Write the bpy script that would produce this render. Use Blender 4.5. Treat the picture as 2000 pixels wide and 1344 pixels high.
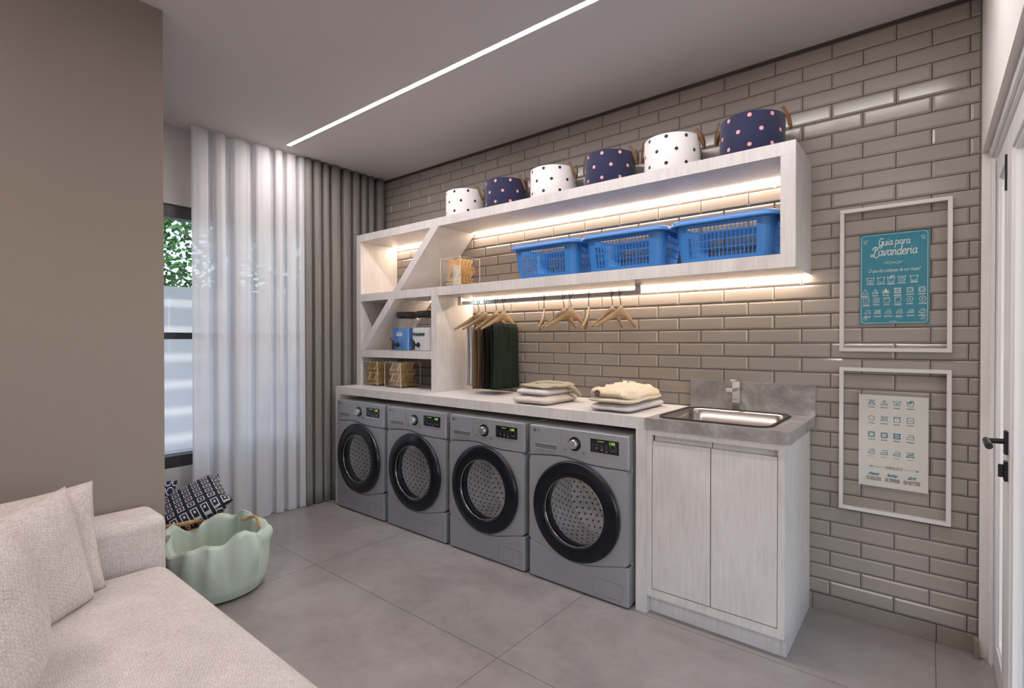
import bpy, math, random
from mathutils import Vector, Matrix, noise as mnoise
random.seed(7)
for o in list(bpy.data.objects): bpy.data.objects.remove(o)
S = bpy.context.scene
COL = S.collection
PI = math.pi

# ------------------------------------------------------------------ camera
cd = bpy.data.cameras.new('camera'); cam = bpy.data.objects.new('camera', cd); COL.objects.link(cam)
S.camera = cam
yaw, pit = math.radians(39.116), math.radians(-0.4076)
cam.location = (3.8428, -2.9124, 1.32)
cam.rotation_euler = (PI/2 + pit, 0, yaw)
cd.sensor_width = 36; cd.sensor_fit = 'HORIZONTAL'; cd.lens = 36*1002.1/2000; cd.clip_start = 0.02

# ------------------------------------------------------------------ view + world + lights
S.view_settings.view_transform = 'Standard'; S.view_settings.look = 'None'
S.view_settings.exposure = 1.0; S.view_settings.gamma = 1.0
S.view_settings.use_curve_mapping = False
S.cycles.transparent_max_bounces = 24
W = bpy.data.worlds.new('sky'); S.world = W; W.use_nodes = True
wn = W.node_tree.nodes; wl = W.node_tree.links
sky = wn.new('ShaderNodeTexSky'); sky.sky_type = 'NISHITA'; sky.sun_disc = False
sky.sun_elevation = math.radians(42); sky.sun_rotation = math.radians(150)
SKY_STRENGTH = 0.30
wn['Background'].inputs[1].default_value = SKY_STRENGTH
wl.new(sky.outputs[0], wn['Background'].inputs[0])

LED_CEIL = 72.0      # emission of the ceiling profiles
LED_SHELF = 17.0     # emission of the shelf strips
SUN = 1.5

sd = bpy.data.lights.new('sun', 'SUN'); so = bpy.data.objects.new('sun', sd); COL.objects.link(so)
sd.energy = SUN; sd.angle = math.radians(0.8); sd.color = (1, .93, .84)
so.rotation_euler = Vector((.55, -.55, .85)).normalized().to_track_quat('Z', 'Y').to_euler()
so.location = (2, -2, 8)

def area(name, loc, rot, sx, sy, energy, col):
    a = bpy.data.lights.new(name, 'AREA'); a.shape = 'RECTANGLE'; a.size = sx; a.size_y = sy; a.energy = energy; a.color = col
    o = bpy.data.objects.new(name, a); COL.objects.link(o); o.location = loc; o.rotation_euler = rot; return o
# unseen fill light, added behind the camera to brighten the room
area('rear_fill_light', (2.6, -4.90, 1.45), (PI/2, 0, PI), 2.6, 2.2, 22, (1, .93, .93))

# ------------------------------------------------------------------ helpers
class MB:
    def __init__(s): s.v = []; s.f = []; s.m = []; s.mi = 0
    def add(s, vs, fs, mi=None):
        n = len(s.v); s.v += [tuple(v) for v in vs]
        s.f += [tuple(i+n for i in f) for f in fs]; s.m += [s.mi if mi is None else mi]*len(fs)
        return s
    def box(s, x0, x1, y0, y1, z0, z1, mi=None, M=None):
        vs = [(x, y, z) for z in (z0, z1) for y in (y0, y1) for x in (x0, x1)]
        if M: vs = [M @ Vector(v) for v in vs]
        return s.add(vs, [(0,2,3,1),(4,5,7,6),(0,1,5,4),(2,6,7,3),(0,4,6,2),(1,3,7,5)], mi)
    def prism(s, poly, axis, a, b, mi=None):
        # poly 2D in the two other axes (x,z for y ; y,z for x ; x,y for z)
        def P(p, t):
            return {'x': (t, p[0], p[1]), 'y': (p[0], t, p[1]), 'z': (p[0], p[1], t)}[axis]
        n = len(poly)
        vs = [P(p, a) for p in poly] + [P(p, b) for p in poly]
        fs = [(i, (i+1) % n, n+(i+1) % n, n+i) for i in range(n)] + [tuple(range(n))[::-1], tuple(range(n, 2*n))]
        return s.add(vs, fs, mi)
    def tube(s, pts, r, n=8, closed=False, mi=None, flat=None):
        pts = [Vector(p) for p in pts]; m = len(pts); vs = []; up = Vector((0, 0, 1))
        prev = None
        for i, p in enumerate(pts):
            if closed: t = pts[(i+1) % m]-pts[i-1]
            else: t = pts[min(i+1, m-1)]-pts[max(i-1, 0)]
            t.normalize()
            if prev is None:
                a = t.cross(up)
                if a.length < 1e-3: a = t.cross(Vector((1, 0, 0)))
            else: a = prev - t*prev.dot(t)
            a.normalize(); prev = a; b = t.cross(a)
            rr = r[i] if isinstance(r, (list, tuple)) else r
            for k in range(n):
                q = 2*PI*k/n
                vs.append(p + a*(rr*math.cos(q)) + b*((rr if flat is None else flat)*math.sin(q)))
        fs = []
        for i in range(m if closed else m-1):
            j = (i+1) % m
            for k in range(n):
                l = (k+1) % n
                fs.append((i*n+k, i*n+l, j*n+l, j*n+k))
        if not closed: fs += [tuple(range(n))[::-1], tuple((m-1)*n+k for k in range(n))]
        return s.add(vs, fs, mi)
    def lathe(s, prof, c=(0, 0, 0), axis='z', n=48, mi=None, cap=False):
        vs = []
        for r, h in prof:
            for k in range(n):
                a = 2*PI*k/n; x, y = r*math.cos(a), r*math.sin(a)
                v = {'z': (x, y, h), 'y': (x, h, y), 'x': (h, x, y)}[axis]
                vs.append((v[0]+c[0], v[1]+c[1], v[2]+c[2]))
        m = len(prof); fs = []
        for i in range(m-1):
            for k in range(n):
                l = (k+1) % n; fs.append((i*n+k, i*n+l, (i+1)*n+l, (i+1)*n+k))
        if cap: fs += [tuple(range(n))[::-1], tuple((m-1)*n+k for k in range(n))]
        return s.add(vs, fs, mi)
    def grid(s, fn, nu, nv, mi=None, cu=False, cv=False):
        vs = [fn(i/(nu if cu else nu-1), j/(nv if cv else nv-1)) for j in range(nv) for i in range(nu)]
        fs = []
        for j in range(nv if cv else nv-1):
            for i in range(nu if cu else nu-1):
                i2, j2 = (i+1) % nu, (j+1) % nv
                fs.append((j*nu+i, j*nu+i2, j2*nu+i2, j2*nu+i))
        return s.add(vs, fs, mi)
    def stroke(s, pts, w, y, closed=False, th=.0006, mi=None):
        # flat pen stroke in a wall-parallel (x,z) plane facing -y
        n = len(pts)
        for i in range(n if closed else n-1):
            a = Vector(pts[i]); b = Vector(pts[(i+1) % n]); d = b-a
            if d.length < 1e-6: continue
            d.normalize(); q = Vector((-d.y, d.x))*w/2; e = d*w*.35; a = a-e; b = b+e
            s.sc = (getattr(s, 'sc', 0)+1) % 9; s.prism([tuple(a-q), tuple(b-q), tuple(b+q), tuple(a+q)], 'y', y-th-.00002*s.sc, y, mi)
        return s
    def ribbon(s, pts, w, y, th=.0005, mi=None):
        # smooth continuous pen line in an (x,z) plane facing -y
        n = len(pts); L = []; Rr = []
        for i in range(n):
            d = Vector(pts[min(i+1, n-1)])-Vector(pts[max(i-1, 0)])
            if d.length < 1e-9: d = Vector((1, 0))
            d.normalize(); q = Vector((-d.y, d.x))*w/2; p = Vector(pts[i])
            if i == 0: p = p-d*w*.3
            if i == n-1: p = p+d*w*.3
            L.append(p+q); Rr.append(p-q)
        vs = [(p.x, y-th, p.y) for p in L]+[(p.x, y-th, p.y) for p in Rr]+[(p.x, y, p.y) for p in L]+[(p.x, y, p.y) for p in Rr]
        fs = []
        for i in range(n-1): fs += [(i, i+1, n+i+1, n+i), (2*n+i, i, i+1, 2*n+i+1)[::-1], (n+i, n+i+1, 3*n+i+1, 3*n+i)[::-1]]
        return s.add(vs, fs, mi)
    def build(s, name, mat, parent=None, smooth=False, bevel=0, seg=2, solid=0, subsurf=0, org=None, weld=False):
        me = bpy.data.meshes.new(name)
        o_ = Vector(org) if org is not None else Vector((0, 0, 0))
        me.from_pydata([tuple(Vector(v)-o_) for v in s.v], [], s.f)
        mats = mat if isinstance(mat, (list, tuple)) else [mat]
        for m in mats: me.materials.append(m)
        for p, mi in zip(me.polygons, s.m): p.material_index = mi; p.use_smooth = bool(smooth)
        me.update()
        o = bpy.data.objects.new(name, me); COL.objects.link(o)
        if org is not None and parent is None: o.location = o_
        if parent is not None: o.parent = parent
        import bmesh
        bm = bmesh.new(); bm.from_mesh(me)
        if weld: bmesh.ops.remove_doubles(bm, verts=bm.verts, dist=1e-5)
        bmesh.ops.recalc_face_normals(bm, faces=bm.faces)
        bm.to_mesh(me); bm.free()
        if solid:
            md = o.modifiers.new('thickness', 'SOLIDIFY'); md.thickness = solid; md.offset = 0
        if bevel:
            md = o.modifiers.new('edge', 'BEVEL'); md.width = bevel; md.segments = seg; md.limit_method = 'ANGLE'; md.angle_limit = math.radians(40)
            for p in me.polygons: p.use_smooth = True
            me.set_sharp_from_angle(angle=math.radians(40))
            md.harden_normals = True
        elif smooth and smooth != 'all':
            me.set_sharp_from_angle(angle=math.radians(smooth if smooth is not True else 40))
        if subsurf:
            md = o.modifiers.new('round', 'SUBSURF'); md.levels = subsurf; md.render_levels = subsurf
        return o

def tag(o, label=None, cat=None, group=None, kind=None):
    if label: o['label'] = label
    if cat: o['category'] = cat
    if group: o['group'] = group
    if kind: o['kind'] = kind
    return o
def root(name, loc, label, cat, group=None, rz=0):
    o = bpy.data.objects.new(name, None); COL.objects.link(o); o.location = loc; o.rotation_euler = (0, 0, rz)
    o.empty_display_size = .05
    return tag(o, label, cat, group)
def struct(o): o['kind'] = 'structure'; return o
def copy_tree(o, parent=None):
    c = o.copy(); COL.objects.link(c)
    if parent is not None: c.parent = parent
    for ch in [x for x in bpy.data.objects if x.parent == o]: copy_tree(ch, c)
    return c
def text(name, body, loc, size, mat, parent, shear=0, align='CENTER', rot=(PI/2, 0, 0), ext=.0004, sx=1, bold=0, space=1):
    c = bpy.data.curves.new(name, 'FONT'); c.body = body; c.size = size; c.shear = shear
    c.align_x = align; c.align_y = 'CENTER'; c.extrude = ext; c.offset = bold; c.space_character = space
    c.materials.append(mat)
    o = bpy.data.objects.new(name, c); COL.objects.link(o); o.parent = parent
    me = bpy.data.meshes.new_from_object(o); bpy.data.objects.remove(o); bpy.data.curves.remove(c)
    o = bpy.data.objects.new(name, me); COL.objects.link(o); o.parent = parent
    o.location = loc; o.rotation_euler = rot; o.scale = (sx, 1, 1)
    return o

# ------------------------------------------------------------------ materials
def srgb(r, g, b):
    f = lambda c: (c/255/12.92) if c/255 <= .04045 else ((c/255+.055)/1.055)**2.4
    return (f(r), f(g), f(b), 1)
class NT:
    def __init__(s, name):
        s.m = bpy.data.materials.new(name); s.m.use_nodes = True
        s.n = s.m.node_tree.nodes; s.l = s.m.node_tree.links; s.b = s.n['Principled BSDF']
        s.out = s.n['Material Output']
    def node(s, t, **kw):
        n = s.n.new(t)
        for k, v in kw.items(): setattr(n, k, v)
        return n
    def math(s, op, a, b=None, c=None):
        n = s.n.new('ShaderNodeMath'); n.operation = op
        for i, x in enumerate((a, b, c)):
            if x is None: continue
            if isinstance(x, (int, float)): n.inputs[i].default_value = x
            else: s.l.new(x, n.inputs[i])
        return n.outputs[0]
    def coord(s, kind='Object'):
        return s.n.new('ShaderNodeTexCoord').outputs[kind]
    def mapping(s, vec, scale=(1, 1, 1), rot=(0, 0, 0), loc=(0, 0, 0)):
        n = s.n.new('ShaderNodeMapping'); s.l.new(vec, n.inputs[0])
        n.inputs['Scale'].default_value = scale; n.inputs['Rotation'].default_value = rot; n.inputs['Location'].default_value = loc
        return n.outputs[0]
    def noise(s, vec, scale, detail=4, rough=.5, dist=0):
        n = s.n.new('ShaderNodeTexNoise'); s.l.new(vec, n.inputs['Vector']); n.inputs['Scale'].default_value = scale
        n.inputs['Detail'].default_value = detail; n.inputs['Roughness'].default_value = rough; n.inputs['Distortion'].default_value = dist
        return n.outputs[0]
    def ramp(s, fac, stops):
        n = s.n.new('ShaderNodeValToRGB'); s.l.new(fac, n.inputs[0]); cr = n.color_ramp
        while len(cr.elements) > 1: cr.elements.remove(cr.elements[-1])
        cr.elements[0].position = stops[0][0]; cr.elements[0].color = stops[0][1]
        for p, c in stops[1:]: e = cr.elements.new(p); e.color = c
        return n.outputs[0]
    def mix(s, fac, a, b):
        n = s.n.new('ShaderNodeMix'); n.data_type = 'RGBA'
        for i, x in ((0, fac), (6, a), (7, b)):
            if isinstance(x, (int, float, tuple)): n.inputs[i].default_value = x
            else: s.l.new(x, n.inputs[i])
        return n.outputs[2]
    def bump(s, h, strength=.2, dist=.002):
        n = s.n.new('ShaderNodeBump'); n.inputs['Strength'].default_value = strength; n.inputs['Distance'].default_value = dist
        s.l.new(h, n.inputs['Height']); s.l.new(n.outputs[0], s.b.inputs['Normal'])
    def set(s, **kw):
        for k, v in kw.items():
            k = {'color': 'Base Color', 'rough': 'Roughness', 'metal': 'Metallic', 'spec': 'Specular IOR Level', 'coat': 'Coat Weight',
                 'coatr': 'Coat Roughness', 'sheen': 'Sheen Weight', 'em': 'Emission Color', 'es': 'Emission Strength', 'sss': 'Subsurface Weight'}.get(k, k)
            if isinstance(v, (int, float, tuple)): s.b.inputs[k].default_value = v
            else: s.l.new(v, s.b.inputs[k])
        return s
def simple(name, col, rough=.5, metal=0, **kw):
    t = NT(name); t.set(color=col, rough=rough, metal=metal, **kw); return t.m
def emis(name, col, st):
    t = NT(name); e = t.node('ShaderNodeEmission'); e.inputs[0].default_value = col; e.inputs[1].default_value = st
    t.l.new(e.outputs[0], t.out.inputs[0]); return t.m
def glass(name, tint=(1, 1, 1, 1), rough=0.0, f0=1.45, refl=1.0):
    t = NT(name); tr = t.node('ShaderNodeBsdfTransparent'); tr.inputs[0].default_value = tint
    gl = t.node('ShaderNodeBsdfGlossy'); gl.inputs['Roughness'].default_value = rough
    r0 = ((f0-1)/(f0+1))**2; ge = t.node('ShaderNodeNewGeometry'); dp_ = t.node('ShaderNodeVectorMath', operation='DOT_PRODUCT')
    t.l.new(ge.outputs['Incoming'], dp_.inputs[0]); t.l.new(ge.outputs['Normal'], dp_.inputs[1])
    k_ = t.math('POWER', t.math('SUBTRACT', 1.0, t.math('ABSOLUTE', dp_.outputs['Value'])), 5.0)
    fr = t.math('ADD', t.math('MULTIPLY', k_, 1-r0), r0)
    mx = t.node('ShaderNodeMixShader')
    t.l.new(t.math('MINIMUM', t.math('MULTIPLY', fr, refl), 1.0), mx.inputs[0]); t.l.new(tr.outputs[0], mx.inputs[1]); t.l.new(gl.outputs[0], mx.inputs[2])
    t.l.new(mx.outputs[0], t.out.inputs[0]); return t.m
def pct(c, k): return tuple(min(1, x*k) for x in c[:3])+(1,)

def m_laminate():       # off white, faintly brushed and clouded board
    t = NT('pale_laminate'); co = t.coord()
    a = t.noise(t.mapping(co, (26, 26, 2.2)), 3, 5, .6); b = t.noise(t.mapping(co, (1.4, 1.4, .9)), 2.2, 5, .6, 1.0)
    f = t.math('ADD', t.math('MULTIPLY', a, .45), t.math('MULTIPLY', b, .55))
    c = t.ramp(f, [(.34, (.50, .468, .46, 1)), (.5, (.59, .557, .55, 1)), (.66, (.66, .63, .625, 1))])
    t.set(color=c, rough=.42); t.bump(a, .05, .001); return t.m
def m_stone():
    t = NT('grey_marble'); co = t.coord()
    a = t.noise(co, 7, 8, .65, .8); b = t.noise(t.mapping(co, (1, 1, 1.6)), 3, 6, .55, 2.2)
    v = t.math('ABSOLUTE', t.math('SUBTRACT', b, .5)); v = t.math('LESS_THAN', v, .0022)
    c = t.ramp(a, [(.3, (.17, .15, .15, 1)), (.5, (.26, .24, .24, 1)), (.72, (.46, .43, .43, 1))])
    c = t.mix(t.math('MULTIPLY', v, .35), c, (.62, .6, .6, 1)); t.set(color=c, rough=.32, coat=.7, coatr=.22); return t.m
def m_floor():
    t = NT('grey_porcelain_floor'); co = t.coord(); sp = t.node('ShaderNodeSeparateXYZ'); t.l.new(co, sp.inputs[0])
    def line(v, off, per, w):
        f = t.math('FRACT', t.math('DIVIDE', t.math('ADD', v, off), per)); f = t.math('ABSOLUTE', t.math('SUBTRACT', f, .5))
        return t.math('GREATER_THAN', f, .5-w/per/2)
    # joints at x = 1.045+1.412k ; y = -1.305+.7035k
    L = t.math('MAXIMUM', line(sp.outputs[0], -1.045+1.412*5, 1.412, .0035), line(sp.outputs[1], 1.305+.7035*12, .7035, .0035))
    a = t.noise(co, 1.7, 8, .6, .7); fine = t.noise(co, 14, 6, .7)
    f = t.math('ADD', t.math('MULTIPLY', a, .75), t.math('MULTIPLY', fine, .25))
    c = t.ramp(f, [(.36, (.235, .205, .197, 1)), (.5, (.285, .254, .245, 1)), (.66, (.335, .305, .297, 1))])
    v1 = t.noise(t.mapping(co, (.8, 1.1, 1), (0, 0, .6)), 1.1, 3, .5, 1.2)
    v1 = t.math('ABSOLUTE', t.math('SUBTRACT', v1, .47)); v1 = t.math('LESS_THAN', v1, .0022)
    msk = t.math('GREATER_THAN', t.noise(co, 1.1, 2), .52)
    c = t.mix(t.math('MULTIPLY', t.math('MULTIPLY', v1, msk), .10), c, (.55, .53, .52, 1))
    c = t.mix(t.math('MULTIPLY', L, .8), c, (.09, .08, .075, 1))
    t.set(color=c, rough=t.math('ADD', t.math('MULTIPLY', fine, .10), .13)); t.b.inputs['Specular IOR Level'].default_value = .5
    return t.m
def m_tile():
    t = NT('taupe_glazed_tile'); co = t.coord()
    a = t.noise(co, 2.2, 2); w = t.noise(t.mapping(co, (1, 1, 3)), 60, 2)
    c = t.ramp(a, [(.3, (.285, .250, .228, 1)), (.7, (.322, .286, .264, 1))])
    t.set(color=c, rough=.16, spec=.4); t.bump(w, .05, .0010); return t.m
def m_weave(name, c1, c2, pitch, strength=.6, dist=.002):
    t = NT(name); co = t.coord(); mp = t.mapping(co, (1, 1, 1), (.2, .15, .3)); sp = t.node('ShaderNodeSeparateXYZ'); t.l.new(mp, sp.inputs[0])
    k = 2*PI/pitch
    n = t.noise(co, 1/pitch*.35, 3); nn = t.math('MULTIPLY', n, 5.0)
    s = [t.math('SINE', t.math('ADD', t.math('MULTIPLY', sp.outputs[i], k), nn)) for i in range(3)]
    h = t.math('ADD', t.math('ADD', t.math('MULTIPLY', s[0], s[1]), t.math('MULTIPLY', s[1], s[2])), t.math('MULTIPLY', s[2], s[0]))
    h = t.math('ADD', t.math('MULTIPLY', h, .3), .5)
    k2 = 1/pitch
    y1 = t.noise(t.mapping(co, (k2*2.2, k2*.55, k2*1.2), (.2, .1, .5)), 1, 3, .6); y2 = t.noise(t.mapping(co, (k2*.55, k2*2.2, k2*1.2), (.1, .3, .5)), 1, 3, .6)
    yy = t.math('MULTIPLY', t.math('ADD', y1, y2), .5); yy = t.math('ADD', t.math('MULTIPLY', t.math('SUBTRACT', yy, .5), 2.6), .5)
    h = t.math('ADD', t.math('MULTIPLY', h, .38), t.math('MULTIPLY', yy, .62))
    big = t.noise(co, 9, 3); f = t.math('ADD', t.math('MULTIPLY', h, .75), t.math('MULTIPLY', big, .3))
    c = t.ramp(f, [(.15, c1), (.85, c2)])
    t.set(color=c, rough=.95, sheen=.15, spec=.2); t.bump(h, strength, dist); return t.m
def m_streak(name, c1, c2, sc=(220, 220, 30), rough=.95):
    t = NT(name); co = t.coord(); a = t.noise(t.mapping(co, sc), 1, 4, .7); c = t.ramp(a, [(.3, c1), (.7, c2)])
    t.set(color=c, rough=rough, spec=.2); t.bump(a, .3, .002); return t.m
def m_wood(name, c1, c2, sc=(6, 6, 60), rough=.5):
    t = NT(name); co = t.coord(); a = t.noise(t.mapping(co, sc), 1.5, 4, .6, .5); c = t.ramp(a, [(.3, c1), (.7, c2)])
    t.set(color=c, rough=rough); return t.m
def m_dots(name, base, dot, edge, r=.147, count=9, rowh=.069, z0=.042, dr=.0095, ph=0.0):
    # polka dots printed on a drum, staggered rows
    t = NT(name); sp = t.node('ShaderNodeSeparateXYZ'); t.l.new(t.coord(), sp.inputs[0])
    ang = t.math('ADD', t.math('DIVIDE', t.math('ARCTAN2', sp.outputs[1], sp.outputs[0]), 2*PI), 1.0+ph)
    zr = t.math('DIVIDE', t.math('ADD', sp.outputs[2], rowh*4-z0), rowh)
    row = t.math('ROUND', zr); dz = t.math('MULTIPLY', t.math('SUBTRACT', zr, row), rowh)
    u = t.math('ADD', t.math('MULTIPLY', ang, float(count)), t.math('MULTIPLY', t.math('MODULO', row, 2.0), .5))
    du = t.math('MULTIPLY', t.math('SUBTRACT', u, t.math('ROUND', u)), 2*PI*r/count)
    d = t.math('SQRT', t.math('ADD', t.math('MULTIPLY', du, du), t.math('MULTIPLY', dz, dz)))
    inn = t.math('LESS_THAN', d, dr)
    c = t.mix(inn, base, dot); w = t.noise(t.mapping(t.coord(), (200, 200, 200)), 1, 2)
    t.set(color=c, rough=.75, sheen=.2, spec=.25); t.bump(w, .1, .001); return t.m
def m_sheer():
    t = NT('sheer_voile'); co = t.coord()
    th = t.noise(t.mapping(co, (300, 300, 3)), 1, 2)
    d = t.node('ShaderNodeBsdfDiffuse'); d.inputs[0].default_value = (.86, .84, .84, 1)
    tl = t.node('ShaderNodeBsdfTranslucent'); tl.inputs[0].default_value = (.78, .78, .84, 1)
    tr = t.node('ShaderNodeBsdfTransparent')
    m1 = t.node('ShaderNodeMixShader'); m1.inputs[0].default_value = .42
    t.l.new(d.outputs[0], m1.inputs[1]); t.l.new(tl.outputs[0], m1.inputs[2])
    m2 = t.node('ShaderNodeMixShader'); t.l.new(t.math('ADD', t.math('MULTIPLY', th, .12), .05), m2.inputs[0])
    t.l.new(m1.outputs[0], m2.inputs[1]); t.l.new(tr.outputs[0], m2.inputs[2]); t.l.new(m2.outputs[0], t.out.inputs[0])
    return t.m
def m_drum_steel():
    # perforated steel: staggered dark holes over x,z
    t = NT('perforated_steel'); sp = t.node('ShaderNodeSeparateXYZ'); t.l.new(t.coord(), sp.inputs[0])
    zr = t.math('ADD', t.math('DIVIDE', sp.outputs[2], .030), 40.0); row = t.math('ROUND', zr)
    dz = t.math('MULTIPLY', t.math('SUBTRACT', zr, row), .030)
    u = t.math('ADD', t.math('ADD', t.math('DIVIDE', sp.outputs[0], .034), 40.0), t.math('MULTIPLY', t.math('MODULO', row, 2.0), .5))
    du = t.math('MULTIPLY', t.math('SUBTRACT', u, t.math('ROUND', u)), .034)
    d = t.math('SQRT', t.math('ADD', t.math('MULTIPLY', du, du), t.math('MULTIPLY', dz, dz)))
    h1 = t.math('LESS_THAN', d, .0058)
    nrm = t.node('ShaderNodeSeparateXYZ'); t.l.new(t.coord('Normal'), nrm.inputs[0])
    back = t.math('GREATER_THAN', t.math('ABSOLUTE', nrm.outputs[1]), .55)
    an = t.math('MULTIPLY', t.math('ARCTAN2', t.math('SUBTRACT', sp.outputs[2], .424), t.math('SUBTRACT', sp.outputs[0], .302)), .22)
    yr = t.math('ADD', t.math('DIVIDE', sp.outputs[1], .030), 40.0); row2 = t.math('ROUND', yr); dy2 = t.math('MULTIPLY', t.math('SUBTRACT', yr, row2), .030)
    u2 = t.math('ADD', t.math('ADD', t.math('DIVIDE', an, .0345), 40.0), t.math('MULTIPLY', t.math('MODULO', row2, 2.0), .5))
    du2 = t.math('MULTIPLY', t.math('SUBTRACT', u2, t.math('ROUND', u2)), .0345)
    h2 = t.math('LESS_THAN', t.math('SQRT', t.math('ADD', t.math('MULTIPLY', du2, du2), t.math('MULTIPLY', dy2, dy2))), .0058)
    h = t.math('ADD', t.math('MULTIPLY', h1, back), t.math('MULTIPLY', h2, t.math('SUBTRACT', 1.0, back))); nz = t.noise(t.coord(), 30, 3)
    c = t.mix(h, t.ramp(nz, [(.35, (.62, .60, .60, 1)), (.65, (.78, .75, .75, 1))]), (.03, .03, .04, 1))
    t.set(color=c, rough=.5, metal=.0); return t.m
def m_motif(name, base, line, pitch, kind):
    t = NT(name); co = t.mapping(t.coord(), (1, 1, 1)); sp = t.node('ShaderNodeSeparateXYZ'); t.l.new(co, sp.inputs[0])
    u = t.math('DIVIDE', sp.outputs[0], pitch); v = t.math('DIVIDE', sp.outputs[1], pitch*(1 if kind == 'sq' else 1.5))
    if kind == 'ov': u = t.math('ADD', u, t.math('MULTIPLY', t.math('MODULO', t.math('ADD', t.math('ROUND', v), 40.0), 2.0), .5))
    du = t.math('ABSOLUTE', t.math('SUBTRACT', u, t.math('ROUND', u))); dv = t.math('ABSOLUTE', t.math('SUBTRACT', v, t.math('ROUND', v)))
    if kind == 'sq':
        d = t.math('MAXIMUM', du, dv)
        ring = t.math('MULTIPLY', t.math('GREATER_THAN', d, .25), t.math('LESS_THAN', d, .34)); dot = t.math('LESS_THAN', d, .09)
        f = t.math('MAXIMUM', ring, dot)
    else:
        d = t.math('SQRT', t.math('ADD', t.math('MULTIPLY', du, du), t.math('MULTIPLY', dv, dv)))
        f = t.math('MULTIPLY', t.math('GREATER_THAN', d, .36), t.math('LESS_THAN', d, .46))
    t.set(color=t.mix(f, base, line), rough=.9, spec=.2); return t.m

LAM = m_laminate(); STONE = m_stone(); FLOOR = m_floor(); TILE = m_tile()
GROUT = simple('brown_grout', (.075, .060, .052, 1), .9)
t = NT('ceiling_paint'); t.set(color=(.60, .57, .56, 1), rough=.9); CEIL = t.m
BEIGE = simple('warm_taupe_paint', (.26, .215, .183, 1), .85)
PAINT = simple('off_white_paint', (.56, .53, .50, 1), .85)
WHITE = simple('white_lacquer', (.76, .74, .75, 1), .35)
FRAMEW = simple('white_frame_lacquer', (.60, .56, .56, 1), .4)
ALU = simple('dark_anodised_aluminium', (.018, .017, .018, 1), .4)
BLACK = simple('black_metal', (.02, .022, .024, 1), .35, .4)
LED = emis('cool_led_diffuser', (1, .945, .93, 1), LED_CEIL)
LEDW = emis('warm_led_diffuser', (1, .79, .59, 1), LED_SHELF)
SILVER = NT('silver_grey_enamel'); SILVER.set(color=(.325, .33, .36, 1), rough=.36, metal=.35, coat=.25, coatr=.2); SILVER = SILVER.m
SILVER_D = simple('grey_side_panel', (.50, .49, .47, 1), .5)
RING = simple('gloss_black_ring', (.004, .005, .009, 1), .2, 0, spec=.35)
CHROME = simple('polished_chrome', (.72, .71, .70, 1), .08, 1)
RAILM = simple('brushed_rail_steel', (.72, .70, .72, 1), .12, 1)
STEEL = simple('brushed_steel', (.50, .45, .41, 1), .2, 1)
DRUM = m_drum_steel()
GLASS = glass('clear_glass', (.97, .985, .98, 1))
DGLASS = glass('washer_glass', (.93, .93, .95, 1), .02, 1.5, 1.0)
ACRYL = glass('clear_acrylic', (.985, .985, .985, 1), 0, 1.49, 1.6)
PANEG = glass('frame_glass', (.985, .985, .985, 1), .0, 1.45, .45)
RUBBER = simple('black_rubber', (.01, .01, .01, 1), .6)
BLUEP = simple('blue_plastic', (.028, .165, .47, 1), .38, 0, sss=0.0)
NAVY = m_dots('navy_pink_dot_fabric', (.020, .022, .065, 1), (.78, .38, .36, 1), None)
WHT = m_dots('white_navy_dot_fabric', (.80, .77, .76, 1), (.022, .024, .045, 1), None)
LEATHER = m_wood('tan_leather', (.10, .042, .014, 1), (.20, .09, .032, 1), (20, 20, 20), .45)
HWOOD = m_wood('pale_hanger_wood', (.23, .145, .075, 1), (.33, .215, .12, 1), (10, 10, 50), .45)
PIN = m_wood('pine_peg_wood', (.62, .37, .13, 1), (.84, .58, .26, 1), (40, 40, 40), .55)
RATTAN = m_wood('honey_bamboo', (.42, .22, .08, 1), (.60, .36, .15, 1), (30, 30, 30), .5)
SHEER = m_sheer()
GREYCURT = m_streak('grey_linen', (.16, .145, .135, 1), (.285, .262, .25, 1), (260, 260, 90))
SOFA = m_weave('oatmeal_weave', (.36, .31, .29, 1), (.78, .70, .67, 1), .0076, .8, .0014)
CUSH = m_weave('oatmeal_cushion_weave', (.34, .28, .25, 1), (.76, .67, .63, 1), .0078, .8, .0014)
SAGE = m_weave('sage_linen', (.42, .49, .41, 1), (.54, .61, .53, 1), .004, .3, .001)
LILAC = m_streak('grey_lilac_jersey', (.50, .46, .455, 1), (.60, .56, .55, 1), (120, 120, 120))
SAND = m_streak('sand_jersey', (.50, .44, .40, 1), (.60, .54, .49, 1), (120, 120, 120))
KHAKI = m_streak('khaki_wool', (.29, .24, .17, 1), (.39, .33, .245, 1), (120, 120, 120))
KNIT = m_weave('cream_cable_knit', (.40, .32, .22, 1), (.74, .64, .50, 1), .009, .8, .0016)
BUTTON = m_wood('dark_horn', (.03, .017, .01, 1), (.10, .06, .04, 1), (60, 60, 60), .35)
TROU = [m_streak('stone_trouser_cotton', (.36, .33, .32, 1), (.46, .43, .42, 1)), m_streak('brown_trouser_cotton', (.10, .062, .035, 1), (.15, .095, .055, 1)),
        m_streak('black_trouser_cotton', (.008, .007, .006, 1), (.014, .012, .011, 1)), m_streak('bottle_green_trouser_cotton', (.007, .012, .008, 1), (.012, .020, .014, 1))]
CAPM = simple('dark_brown_lid', (.022, .016, .016, 1), .5)
BLUEL = simple('blue_label', (.06, .20, .52, 1), .3, 0, coat=.4)
WHITEL = simple('white_label', (.66, .65, .70, 1), .3, 0, coat=.4)
TEAL = simple('teal_print', (.0, .185, .265, 1), .5)
PAPER = simple('pale_print', (.60, .57, .53, 1), .45)
INKW = simple('white_ink', (.62, .62, .62, 1), .5)
INKT = simple('teal_ink', (.0, .17, .25, 1), .5)
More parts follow.
